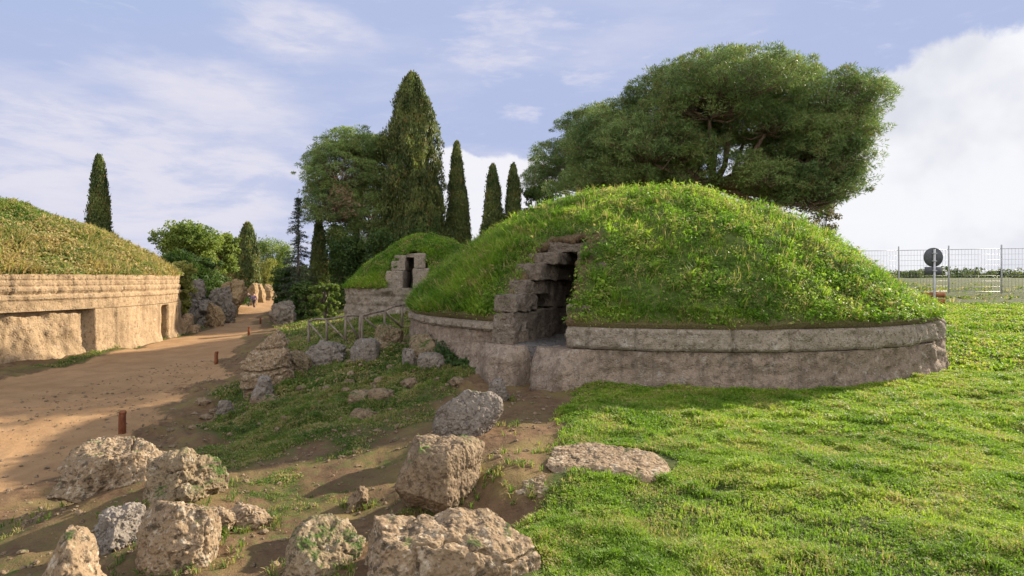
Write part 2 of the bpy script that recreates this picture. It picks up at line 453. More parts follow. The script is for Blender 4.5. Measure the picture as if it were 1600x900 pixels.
def build_ground():
    fr = np.radians(np.arange(-52, 52.01, .22)); bk = np.radians(np.arange(54, 306.1, 4))
    ang = np.concatenate([fr, bk]); na = len(ang)
    rad = .5 * np.exp(np.arange(0, 640) * .0118); nr = len(rad)
    A, R = np.meshgrid(ang, rad)
    x = (np.sin(A) * R).ravel(); y = (np.cos(A) * R).ravel()
    z = T(x, y)
    sand = sandmask(x, y); green = greenmask(x, y)
    v = np.stack([x, y, z], 1)
    i = np.arange(nr - 1)[:, None] * na; k = np.arange(na)[None]; k2 = (k + 1) % na
    q = np.stack([i + k, i + k2, i + na + k2, i + na + k], 2).reshape(-1, 4)[:, ::-1]
    v = np.vstack([v, [[0, 0, TZ(0, 0)]]]); c = len(v) - 1
    sand = np.append(sand, 0); green = np.append(green, .8)
    kk = np.arange(na); t = np.stack([np.full(na, c), (kk + 1) % na, kk], 1)[:, ::-1]
    t = t[:, ::-1] if False else t
    onpath = sand[q].mean(1) > .5
    def sub(qs, ts):
        allv = np.unique(np.concatenate([qs.ravel(), ts.ravel()])); mp = np.zeros(len(v), int); mp[allv] = np.arange(len(allv))
        return allv, mp[qs], mp[ts]
    e = np.zeros((0, 3), int)
    for name, qs, ts in (('ground', q[~onpath], t), ('path', q[onpath], e)):
        av, qq, tt = sub(qs, ts)
        me = mesh(name, v[av], tt, qq, {'sand': sand[av], 'green': green[av]})
        o = link(name, me, M['ground']); o['kind'] = 'structure'
build_ground()

# ------------------------------------------------------------------ grass builders
def blades(pts, nrm, h, w, lean=.5, nb=3, spread=.02, droop=0.3):
    """nb bent blades at every point; h, w arrays or scalars"""
    n = len(pts)
    p = np.repeat(pts, nb, 0); nn = np.repeat(nrm, nb, 0)
    h = np.repeat(np.broadcast_to(h, n), nb) * RNG.uniform(.55, 1.2, n * nb)
    w = np.repeat(np.broadcast_to(w, n), nb) * RNG.uniform(.7, 1.3, n * nb)
    m = n * nb
    a = RNG.uniform(0, 2 * np.pi, m)
    dirv = np.stack([np.cos(a), np.sin(a), np.zeros(m)], 1)
    sp = np.repeat(np.broadcast_to(spread, n), nb)
    p = p + dirv * (RNG.uniform(0, 1, m) * sp)[:, None]
    a2 = a + RNG.normal(0, .6, m)
    out = np.stack([np.cos(a2), np.sin(a2), np.zeros(m)], 1)
    side = np.stack([-np.sin(a2), np.cos(a2), RNG.normal(0, .25, m)], 1)
    ln = np.abs(RNG.normal(0, 1, m)) * lean
    up = nn * .6 + np.array([0, 0, .4]); up /= np.linalg.norm(up, axis=1)[:, None]
    d1 = up + out * (ln * .5)[:, None]; d1 /= np.linalg.norm(d1, axis=1)[:, None]
    d2 = up + out * (ln * 1.3 + droop)[:, None] - np.array([0, 0, 1]) * (droop * RNG.uniform(0, 1, m))[:, None]
    d2 /= np.linalg.norm(d2, axis=1)[:, None]
    mid = p + d1 * (h * .55)[:, None]
    tip = mid + d2 * (h * .5)[:, None]
    W = side * (w * .5)[:, None]
    p = p - up * .012
    V = np.stack([p - W * .8, p + W * .8, mid + W, mid - W, tip], 1).reshape(-1, 3)
    b = np.arange(m) * 5
    Q = np.stack([b, b + 1, b + 2, b + 3], 1); Tt = np.stack([b + 3, b + 2, b + 4], 1)
    return V, Q, Tt

def leaves(pts, nrm, size, tilt=.6, aspect=.62, rnd=.4):
    """one rhombic leaf per point, facing roughly along nrm"""
    m = len(pts)
    n = nrm + RNG.normal(0, tilt, (m, 3)); n /= np.linalg.norm(n, axis=1)[:, None]
    t = np.cross(n, RNG.normal(0, 1, (m, 3))); t /= np.linalg.norm(t, axis=1)[:, None] + 1e-9
    b = np.cross(n, t)
    s = np.broadcast_to(size, m) * RNG.uniform(1 - rnd, 1 + rnd, m)
    L = t * (s * .5)[:, None]; B = b * (s * .5 * aspect)[:, None]
    fold = n * (s * .12)[:, None]
    V = np.stack([pts - L, pts + B + fold, pts + L, pts - B + fold], 1).reshape(-1, 3)
    k = np.arange(m) * 4
    return V, np.stack([k, k + 1, k + 2, k + 3], 1)

def scatter(n, mask, box, seed=0):
    rg = np.random.default_rng(seed)
    x = rg.uniform(box[0], box[1], n); y = rg.uniform(box[2], box[3], n)
    k = rg.uniform(0, 1, n) < mask(x, y)
    return x[k], y[k]

# things the ground grass must not grow through: (cx,cy,r)
NOGROW = []
MC = np.array([4.19, 17.6]); MR = 7.2
def clear(x, y):
    k = (x - MC[0]) ** 2 + (y - MC[1]) ** 2 > (MR + .05) ** 2
    for cx, cy, r in NOGROW: k &= (x - cx) ** 2 + (y - cy) ** 2 > r * r
    return k

# ------------------------------------------------------------------ rocks
def rock(name, px0, px1, pytop, pybase, d, mat, label, seed, cat='rock', depth=None, sub=5, box=3.0, cuts=6, rough=.06, pit=.02,
         rot=0.0, strata=0, sink=.42, group=None, tilt=(0, 0), fine=1.0):
    """rock seen between px0..px1 and pytop..pybase (photograph pixels) with its base at depth d"""
    k = d / F
    w = (px1 - px0) * k; h = (pybase - pytop) * k
    dp = depth if depth else w * .8
    d2 = d + dp * .5
    cx = ((px0 + px1) / 2 - 800) * d2 / F; w *= d2 / d
    zt = EYE - (pytop - 435) * (d2 - dp * .15) / F
    zb = min(EYE - (pybase - 435) * d / F, TZ(cx, d2 - dp * .3)) - sink * h
    p, f = rock_shape((w * .98, dp, zt - zb), seed, sub, box, cuts, rough, pit, fine)
    if strata:
        lev = (p[:, 2] + fbm(p * 1.5 + seed, 2, seed) * .06) / (zt - zb) * strata
        g = np.abs(lev - np.round(lev)) / strata * (zt - zb)
        k = _hash(np.round(lev + .5).astype(int), np.zeros(len(p), int), np.zeros(len(p), int), seed)
        p[:, :2] *= (1 - .16 * sstep(.06, .0, g) + .16 * (k - .5))[:, None]
    c, s = math.cos(rot), math.sin(rot)
    if tilt != (0, 0):
        cx_, sx_ = math.cos(tilt[0]), math.sin(tilt[0]); p = p @ np.array([[1, 0, 0], [0, cx_, sx_], [0, -sx_, cx_]])
        cy_, sy_ = math.cos(tilt[1]), math.sin(tilt[1]); p = p @ np.array([[cy_, 0, -sy_], [0, 1, 0], [sy_, 0, cy_]])
    p = p @ np.array([[c, s, 0], [-s, c, 0], [0, 0, 1]])
    o = link(name, mesh(name, p, f), M[mat])
    o.location = (cx, d2, (zt + zb) / 2)
    tag(o, label, cat, group)
    for t in (-.28, 0, .28):
        NOGROW.append((cx + t * w, d2, min(w * .8, dp) * .40))
    return o

# near rocks along the bottom of the photograph
rock('boulder', 556, 850, 808, 960, 3.75, 'rock', 'long wide lichen-spotted boulder lying lowest in the foreground beside the lawn', 3, depth=.8, sub=6, box=3.4, cuts=9, rough=.06, pit=.02, rot=.12, tilt=(.12, .04))
rock('boulder', 452, 575, 820, 925, 4.1, 'rock_moss', 'rounded mossy boulder just left of the long wide foreground boulder', 14, depth=.6, sub=6, box=2.6, cuts=4, rough=.06, pit=.02)
rock('rock_block', 637, 745, 690, 800, 5.45, 'rock_earth', 'squared brown stone block with a flat shaded face at the end of the dirt ramp', 21, depth=.9, sub=6, box=7, cuts=3, rough=.05, pit=.015, rot=-.5)
rock('rock_block', 684, 782, 614, 688, 7.6, 'rock_grey', 'grey angular block in shade beside the dirt patch below the tomb door', 33, depth=.7, sub=6, box=4, cuts=6, rough=.05, pit=.018, rot=-.35, tilt=(0, .12))
rock('boulder', 217, 338, 778, 890, 4.55, 'rock', 'round-topped pale boulder standing with a flat front at lower left', 42, depth=.55, sub=6, box=2.9, cuts=6, rough=.045, pit=.016, rot=.2)
rock('outcrop_rock', 100, 285, 690, 800, 6.4, 'rock', 'broad lichen-grey outcrop nearest the short post at far left', 55, depth=1.3, sub=6, box=2.6, cuts=10, rough=.10, pit=.025, rot=.3, tilt=(.2, .16))
rock('outcrop_rock', 215, 345, 714, 815, 5.9, 'rock_moss', 'mossy outcrop hump between the pale round-topped boulder and the path post', 61, depth=1.0, sub=6, box=2.5, cuts=9, rough=.09, pit=.025, rot=-.3, tilt=(.15, -.1))
rock('boulder', 60, 153, 836, 960, 3.9, 'rock', 'pale smooth-sided stone cut by the lower left corner', 73, depth=.5, sub=5, box=3.2, cuts=5, rough=.05)
rock('outcrop_rock', 148, 232, 800, 872, 5.0, 'rock_grey', 'low jagged dark rock in the shadow left of the round-topped boulder', 82, depth=.7, sub=6, box=2.4, cuts=7, rough=.1, pit=.03, rot=.5)
rock('flat_stone', 352, 418, 794, 824, 5.55, 'rock', 'small pale flat stone on bare soil right of the round-topped boulder', 91, depth=.35, sub=5, box=2.5, rough=.08)
rock('flat_stone', 320, 365, 795, 830, 5.3, 'rock', 'little stone tucked against the right side of the round-topped boulder', 95, depth=.3, sub=4, box=2.4, rough=.1)
rock('flat_rock', 840, 1040, 716, 756, 5.7, 'rock', 'largest flat pale rock sheet showing through the lawn', 101, depth=1.4, sub=6, box=3, cuts=5, rough=.03, pit=.02, sink=.6, rot=.1)
rock('flat_rock', 792, 880, 752, 780, 5.5, 'rock', 'smaller flat pale rock at the lawn edge beside the dirt ramp', 111, depth=.7, sub=6, box=2.8, cuts=5, rough=.04, pit=.02, sink=.6)
rock('stone', 334, 366, 624, 650, 12.0, 'rock_grey', 'lone grey stone on the shaded bank near the path edge', 121, depth=.35, sub=4, rough=.08)
rock('stone', 758, 795, 592, 616, 9.9, 'rock_grey', 'small grey stone against the foot of the tomb wall left of the door', 125, depth=.3, sub=4, rough=.08)
rock('stone', 545, 575, 765, 790, 6.1, 'rock_earth', 'small dark clod-like stone on the soil left of the squared block', 127, depth=.3, sub=4, rough=.12)

# ruined stump of wall by the fence and scattered blocks on the bank
rock('stone_pillar', 384, 458, 514, 600, 13.6, 'rock', strata=4, label='tall stacked stump of weathered tufa with a sunlit top, standing on the bank', seed=131, cat='wall stump', depth=1.0, sub=6, box=5, cuts=5, rough=.06, pit=.045, fine=.8, rot=.2)
rock('rock_block', 546, 594, 528, 576, 14.6, 'rock_grey', 'square grey block alone on the bank below the wooden fence', 141, depth=.7, sub=5, box=5, cuts=3, rough=.04)
rock('rock_block', 646, 702, 552, 590, 12.6, 'rock_grey', 'front grey block, largest of the three leaning by the tomb wall', 151, depth=.6, sub=5, box=4, cuts=4, rough=.04, tilt=(0, .06))
rock('rock_block', 627, 652, 544, 584, 12.9, 'rock_grey', 'narrow upright block, leftmost of the three by the tomb wall', 161, depth=.45, sub=5, box=4, cuts=4, rough=.05)
rock('rock_block', 640, 692, 522, 562, 13.4, 'rock_moss', 'mossy block behind and above the front grey block by the tomb wall', 171, depth=.6, sub=5, box=4, cuts=4, rough=.05)
rock('rubble_stone', 470, 545, 536, 578, 15.5, 'rock_grey', 'low broad rubble heap stone below the wooden fence rail', 181, depth=.9, sub=5, box=2.5, rough=.12, pit=.03)
rock('rubble_stone', 440, 492, 548, 590, 14.6, 'rock_moss', 'dark mossy rubble stone beside the tall tufa stump', 191, depth=.7, sub=5, box=2.4, rough=.12, pit=.03)
rock('rubble_stone', 395, 430, 585, 612, 13.0, 'rock_grey', 'small fallen stone at the foot of the tall tufa stump', 195, depth=.4, sub=4, box=2.4, rough=.1)
rock('rubble_stone', 585, 632, 505, 540, 17.5, 'rock_moss', 'mossy stone under the sloping greyed handrail', 197, depth=.6, sub=5, box=3, rough=.08)
rock('bank_rock', 425, 462, 468, 502, 36, 'rock_far', 'dark boulder on the right bank of the path beyond the fence', 201, depth=1.6, sub=4, rough=.1, pit=.06, fine=.4)
rgb = np.random.default_rng(404)
for i in range(15):
    yy = rgb.uniform(9.8, 19); xx = -1.6 - (yy - 9) * .18 - rgb.uniform(0, 1) * (2.2 + .25 * (yy - 9)); w_ = rgb.uniform(.14, .46)
    p, f = rock_shape((w_ * 1.2, w_, w_ * .75), 700 + i, 4, 3, 6, .07, .02)
    o = link('rubble_stone', mesh('rubble_stone', p, f), M['rock_moss' if i % 3 else 'rock_earth']); o.location = (xx, yy, TZ(xx, yy) + w_ * .06); o.rotation_euler[2] = i
    tag(o, 'small rough stone half sunk in the shaded bank between path and tomb', 'rock', 'stones scattered on the bank'); NOGROW.append((xx, yy, w_ * .45))
# the rock outcrop beyond the long wall
OUT = [(285, 352, 458, 512, 40, 'rock_far', 'big dark grey outcrop boulder just beyond the end of the long wall', 2.4),
       (322, 364, 446, 494, 43, 'rock_far', 'upright dark outcrop rock behind the big grey boulder by the path', 2.2),
       (346, 376, 432, 488, 46, 'rock_ochre', 'tall ochre-faced rock standing by the left edge of the path', 2.0),
       (318, 352, 462, 512, 38.5, 'rock_ochre', 'pointed rock with a sunlit ochre side at the path edge', 1.2),
       (292, 330, 438, 470, 43, 'rock_far', 'ivy-topped rock at the back of the outcrop under the overgrown mound', 2.0),
       (350, 368, 474, 498, 42, 'rock_far', 'small grey rock at the foot of the ochre-faced rock', 1.0)]
for i, (a, b, t_, bb, d_, m_, lab, dp) in enumerate(OUT):
    rock('outcrop_rock', a, b, t_, bb, d_, m_, lab, 301 + i * 7, depth=dp, sub=5, box=4, cuts=14, rough=.13, pit=.08, fine=.35, rot=i)
BLK = [(388, 402, 442, 458, 66, 'first pale ruined block right of the ochre-faced rock along the far path'),
       (399, 413, 441, 458, 70, 'middle pale ruined block at the left of the far path'),
       (410, 426, 444, 457, 74, 'farthest pale ruined block where the path goes out of sight')]
for i, (a, b, t_, bb, d_, lab) in enumerate(BLK):
    rock('ruined_block', a, b, t_, bb, d_, 'rock_ochre', lab, 351 + i * 5, depth=1.2, sub=4, box=5, cuts=3, rough=.06, pit=.05, fine=.4)

# ------------------------------------------------------------------ tumuli
def ring(center, R, a0, a1, na, zs, disp, batter=0.0, closed=False):
    """curved wall sheet: angles measured so that 0 faces the camera (-Y); disp(theta,z)->radial offset"""
    th = np.linspace(a0, a1, na); zs = np.asarray(zs, float)
    A, Z = np.meshgrid(th, zs)
    r = R + disp(A.ravel(), Z.ravel()) - batter * (Z.ravel() - zs[0])
    x = center[0] + np.sin(A.ravel()) * r; y = center[1] - np.cos(A.ravel()) * r
    v = np.stack([x, y, Z.ravel()], 1)
    nz = len(zs)
    i = np.arange(nz - 1)[:, None] * na; k = np.arange(na - 1)[None]
    q = np.stack([i + k, i + k + 1, i + na + k + 1, i + na + k], 2).reshape(-1, 4)
    return v, q

def groove(u, joints, w):
    d = np.min(np.abs(u[:, None] - joints[None]), 1) if len(joints) else np.full(len(u), 9.)
    return sstep(w, w * .25, d)

def dome_z(r, R, H, p, base):
    s = np.clip(r / R, 0, 1)
    return base + H * (1 - s ** p)

# --- main tomb
tomb = empty('tumulus_tomb', (MC[0], MC[1], 0), 'large round tomb under a green grassy dome with a dark stone doorway', 'tomb')
LOC = np.array([MC[0], MC[1], 0])
def local(v): return np.asarray(v) - LOC
AX = np.array([.47, .883]); RT = np.array([.883, -.47])       # passage axis and its right side
L0 = np.array([.04, 11.72]); PW = 1.1
FLOOR = .70
def uv(x, y):
    q = np.stack([x, y], 1) - L0
    return q @ AX, q @ RT
WT = 1.08      # top of the ring wall
H, PP = 3.55, 1.75
def main_dome(x, y):
    r = np.hypot(x - MC[0], y - MC[1])
    th = np.arctan2(x - MC[0], -(y - MC[1]))
    R = MR + .05 + .05 * fbm(np.stack([np.cos(th) * 6, np.sin(th) * 6, th * 0], 1), 3, 77)
    s = np.clip(r / R, 0, 1.03)
    pp = PP + .5 * sstep(2.5, -4.5, x - MC[0]); z = WT + .1 + H * (1 - s ** pp) + .16 * sstep(.9, 1.0, s) * 0
    bump_ = fbm2(x, y, .55, 3, 61) * .20 + fbm2(x, y, 1.9, 3, 62) * .085 + fbm2(x, y, 5.0, 2, 63) * .045
    return z + bump_ * sstep(1.02, .9, s), s

jt = np.cumsum(RNG.uniform(.55, 1.15, 70)) / MR - 3.3
jt2 = np.cumsum(RNG.uniform(1.4, 2.6, 40)) / MR - 3.3
TH_D0, TH_D1 = None, None
def th_of(pt): return math.atan2(pt[0] - MC[0], -(pt[1] - MC[1]))
TH_L = th_of(L0); TH_R = th_of(L0 + RT * PW)
def in_door(th, pad=0.0): return (th > TH_L - pad) & (th < TH_R + pad)

def drum_disp(th, z):
    q = np.stack([np.cos(th) * MR, np.sin(th) * MR, z], 1)
    d = fbm(q * .9, 4, 91) * .07 + fbm(q * 4.2, 4, 92) * .05 + fbm(q * 11, 3, 94) * .02 - sstep(.3, .8, np.abs(fbm(q * 9, 3, 93))) * .03
    # swelling of unworked rock at the foot, split by a notch under the door
    for c, w, hgt, amp in ((TH_L - .03, .085, .66, .42), (TH_R - .005, .085, .56, .42), (TH_L - .19, .06, .3, .15)):
        d += amp * np.exp(-((th - c) / w) ** 2) * sstep(hgt + .28, hgt - .25, z)
    d -= .42 * np.exp(-((th - (TH_L + .055)) / .014) ** 2)
    d += .06 * sstep(.35, 0, z)
    # erosion at the right end
    d -= .16 * sstep(.3, .7, fbm(q * 1.7, 3, 95)) * sstep(.55, .8, th)
    return d
zs = np.linspace(-.35, .70, 27)
mb = MB()
v, q = ring(MC, MR - .02, -2.4, 2.4, 620, zs, drum_disp)
mb.add(v, q)
# upper lip going inward so the drum has a top
v2, q2 = ring(MC, MR - .45, -2.4, 2.4, 620, [.69, .70], lambda a, z: np.zeros_like(a))
th = np.linspace(-2.4, 2.4, 620)
n = 620
lip = np.vstack([v[-n:], v2[-n:]]); k = np.arange(n - 1)
mb.add(lip, np.stack([k, k + 1, n + k + 1, n + k], 1))
mb.v = [local(a) for a in mb.v]
mb.build('rock_drum', M['tufa'], tomb)

def course_part(a0, a1, z0, z1, proud, name, mat):
    na = max(8, int((a1 - a0) * MR / .035)); nz = 15
    zs = np.linspace(z0, z1, nz)
    def disp(th, z):
        q = np.stack([np.cos(th) * MR, np.sin(th) * MR, z], 1)
        k = np.digitize(th, jt)
        g = groove(th, jt, .05 / MR)
        d = proud - .05 * sstep(.1, .6, fbm(q * 2.3, 4, 107)) * sstep(z0 + .12, z1, z) + .035 * (_hash(k, k * 0 + 3, k * 0, 5) - .5) + fbm(q * 3.1, 4, 101) * .045 - (.03 + .07 * _hash(k, k * 0 + 7, k * 0, 9)) * g + fbm(q * 9, 3, 102) * .02
        edge = np.minimum(z - z0, z1 - z)
        d -= .05 * sstep(.05, 0, edge)
        d -= .14 * sstep(.25, .6, fbm(q * 1.2, 3, 103)) * sstep(.55, .8, th)
        return d
    m = MB()
    v, q = ring(MC, MR, a0, a1, na, zs, disp); m.add(v, q)
    for row, rev in ((0, True), (nz - 1, False)):
        e = v[row * na:(row + 1) * na]
        inn = e.copy(); dirs = e[:, :2] - MC; dirs /= np.linalg.norm(dirs, axis=1)[:, None]; inn[:, :2] -= dirs * .5
        kk = np.arange(na - 1); Q = np.stack([kk, kk + 1, na + kk + 1, na + kk], 1)
        m.add(np.vstack([e, inn]), Q[:, ::-1] if rev else Q)
    for col in (0, na - 1):
        e = v[col::na]; inn = e.copy(); dirs = e[:, :2] - MC; dirs /= np.linalg.norm(dirs, axis=1)[:, None]; inn[:, :2] -= dirs * .5
        kk = np.arange(nz - 1); m.add(np.vstack([e, inn]), np.stack([kk, kk + 1, nz + kk + 1, nz + kk], 1))
    m.v = [local(a) for a in m.v]
    return m.build(name, M[mat], tomb)
course_part(TH_R + .012, 2.4, .715, WT + .04, .035, 'block_course', 'tufa_course')
# left of the door the rock is carried up plain, with a thin course on top
def plain_disp(th, z):
    q = np.stack([np.cos(th) * MR, np.sin(th) * MR, z], 1)
    return fbm(q * .9, 4, 91) * .07 + fbm(q * 4.2, 4, 92) * .035 - sstep(.3, .8, np.abs(fbm(q * 9, 3, 93))) * .03 - .02
m = MB(); v, q = ring(MC, MR - .02, -2.4, TH_L - .004, 380, np.linspace(.66, .93, 9), plain_disp); m.add(v, q)
nn_ = 380; e = v[-nn_:]; inn = e.copy(); dd = e[:, :2] - MC; dd /= np.linalg.norm(dd, axis=1)[:, None]; inn[:, :2] -= dd * .5
k = np.arange(nn_ - 1); m.add(np.vstack([e, inn]), np.stack([k, k + 1, nn_ + k + 1, nn_ + k], 1))
e = v[nn_ - 1::nn_]; inn = e.copy(); dd = e[:, :2] - MC; dd /= np.linalg.norm(dd, axis=1)[:, None]; inn[:, :2] -= dd * .5
k = np.arange(len(e) - 1); m.add(np.vstack([e, inn]), np.stack([k, k + 1, len(e) + k + 1, len(e) + k], 1))
m.v = [local(a) for a in m.v]; m.build('rock_drum', M['tufa'], tomb)
course_part(-2.4, TH_L - .006, .945, WT + .06, .02, 'block_course', 'tufa_course')

# passage: stepped corbelled blocks, slabs, end wall, floor
def slab(u0, u1, v0, v1, z0, z1, name, mat, seed, n=14, amp=.042, box=10):
    d, f = icosphere(5)
    p = d / (np.sum(np.abs(d) ** box, 1) ** (1 / box))[:, None]
    p = np.clip(p * 1.06, -1, 1)
    c = np.array([(u0 + u1) / 2, (v0 + v1) / 2, (z0 + z1) / 2]); s = np.array([u1 - u0, v1 - v0, z1 - z0]) / 2
    p = p * s
    p = p + d * ((fbm(p * 2.5 + seed, 4, seed) * amp * 1.3 + fbm(p * 11 + seed, 3, seed + 1) * amp * .5))[:, None]
    w = c + p
    xy = L0 + w[:, :1] * AX + w[:, 1:2] * RT
    o = link(name, mesh(name, local(np.column_stack([xy, w[:, 2]])), f[:, ::-1]), M[mat], tomb)
    return o
Z1, Z2, Z3, Z4 = 1.36, 2.0, 2.36, 2.62
def u_at(z, v):
    """how far in along the passage the turf reaches height z"""
    us = np.linspace(-.5, 4, 400); xy = L0 + us[:, None] * AX + v * RT
    h = main_dome(xy[:, 0], xy[:, 1])[0]
    return float(us[np.argmax(h > z)])
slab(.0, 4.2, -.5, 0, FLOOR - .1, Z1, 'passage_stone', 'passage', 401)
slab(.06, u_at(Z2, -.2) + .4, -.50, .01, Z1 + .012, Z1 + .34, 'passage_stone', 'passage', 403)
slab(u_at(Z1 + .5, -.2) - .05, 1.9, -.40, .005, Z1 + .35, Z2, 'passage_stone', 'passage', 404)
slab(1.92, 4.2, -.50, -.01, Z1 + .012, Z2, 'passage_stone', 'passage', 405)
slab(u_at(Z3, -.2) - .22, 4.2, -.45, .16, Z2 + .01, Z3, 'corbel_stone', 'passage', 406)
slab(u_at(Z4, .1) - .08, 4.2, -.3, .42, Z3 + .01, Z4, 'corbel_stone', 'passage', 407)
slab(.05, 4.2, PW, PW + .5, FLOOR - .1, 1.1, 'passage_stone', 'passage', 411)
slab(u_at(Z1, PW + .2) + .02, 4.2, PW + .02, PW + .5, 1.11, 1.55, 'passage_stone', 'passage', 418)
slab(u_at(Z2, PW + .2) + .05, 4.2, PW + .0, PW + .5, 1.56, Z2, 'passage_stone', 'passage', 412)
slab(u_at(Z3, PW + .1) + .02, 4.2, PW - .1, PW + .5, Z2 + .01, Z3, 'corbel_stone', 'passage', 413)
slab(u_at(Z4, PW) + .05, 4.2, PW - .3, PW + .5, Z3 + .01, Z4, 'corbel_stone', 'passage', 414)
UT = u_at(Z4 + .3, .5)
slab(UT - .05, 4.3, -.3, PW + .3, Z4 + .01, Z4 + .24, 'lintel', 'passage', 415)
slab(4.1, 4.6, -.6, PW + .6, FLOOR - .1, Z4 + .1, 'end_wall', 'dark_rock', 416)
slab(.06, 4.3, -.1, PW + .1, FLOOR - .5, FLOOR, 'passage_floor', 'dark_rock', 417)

# dome surface with the doorway cut out of it
def build_dome():
    na, nr = 900, 190
    th = np.linspace(-np.pi, np.pi, na, endpoint=False); rr = np.concatenate([[0.02], np.linspace(.05, 1.0, nr)])
    A, S = np.meshgrid(th, rr)
    x = MC[0] + np.sin(A.ravel()) * S.ravel() * MR * 1.003; y = MC[1] - np.cos(A.ravel()) * S.ravel() * MR * 1.003
    z, s = main_dome(x, y)
    n_r = len(rr)
    u, v_ = uv(x, y)
    i = np.arange(n_r - 1)[:, None] * na; k = np.arange(na)[None]; k2 = (k + 1) % na
    q = np.stack([i + k, i + k2, i + na + k2, i + na + k], 2).reshape(-1, 4)[:, ::-1]
    # ragged cut
    rt_ = np.interp(u, [0, .5, 1.2, 2.0], [PW + .04, PW - .02, PW - .16, PW - .28]); lf_ = np.interp(u, [0, .4, .9, 1.4, 2.], [-.20, -.20, -.15, -.06, .1])
    cut = (u > -.6) & (u < UT + .02 + .10 * fbm2(x, y, 3, 2, 5)) & (v_ > lf_ + .10 * fbm2(x, y, 3, 3, 6)) & (v_ < rt_ + .10 * fbm2(x, y, 3, 3, 7))
    keep = ~cut[q].any(1)
    # rim skirt
    rim = np.arange((n_r - 1) * na, n_r * na)
    earth = np.clip(sstep(.965, 1.0, s) * .7 + sstep(.32, .05, np.hypot(np.maximum(0, np.maximum(-v_ - .3, v_ - PW)), np.maximum(0, u - UT))) * (u > -.3) * (u < UT + .8), 0, 1)
    V = np.stack([x, y, z], 1)
    sk = V[rim].copy(); dirs = sk[:, :2] - MC; sk[:, :2] = MC + dirs * .955; sk[:, 2] -= .28
    nb = len(V); V = np.vstack([V, sk]); earth = np.append(earth, np.ones(na))
    kk = np.arange(na); kq = np.stack([rim, rim[(kk + 1) % na], nb + (kk + 1) % na, nb + kk], 1)[:, ::-1]
    kq = kq[~cut[rim] & ~cut[rim[(kk + 1) % na]]]
    # thickness: cut walls of earth going down along the opening
    o = link('earth_dome', mesh('earth_dome', local(V), None, np.vstack([q[keep], kq]), {'earth': earth}), M['mound'], tomb)
    sol = o.modifiers.new('thick', 'SOLIDIFY'); sol.thickness = .18; sol.offset = -1
    return o
build_dome()

def dome_points(center, R, n, fn, seed, face=True):
    rg = np.random.default_rng(seed)
    r = R * np.sqrt(rg.uniform(0, 1, n)); a = rg.uniform(0, 2 * np.pi, n)
    x = center[0] + r * np.sin(a); y = center[1] - r * np.cos(a)
    e = .05
    z = fn(x, y); zx = fn(x + e, y); zy = fn(x, y + e)
    nr_ = np.stack([-(zx - z) / e, -(zy - z) / e, np.ones(n)], 1)
    nr_ = np.clip(nr_, -3, 3); nr_ /= np.linalg.norm(nr_, axis=1)[:, None]
    # keep more points where the slope is steep (even cover) and drop those on the far side
    keep = rg.uniform(0, 1, n) < np.clip(.42 / np.maximum(nr_[:, 2], .3), 0, 1)
    if face:
        tocam = np.stack([-x, -y, EYE - z], 1); tocam /= np.linalg.norm(tocam, axis=1)[:, None]
        keep &= np.sum(nr_ * tocam, 1) > -.18
    return np.stack([x, y, z], 1)[keep], nr_[keep]

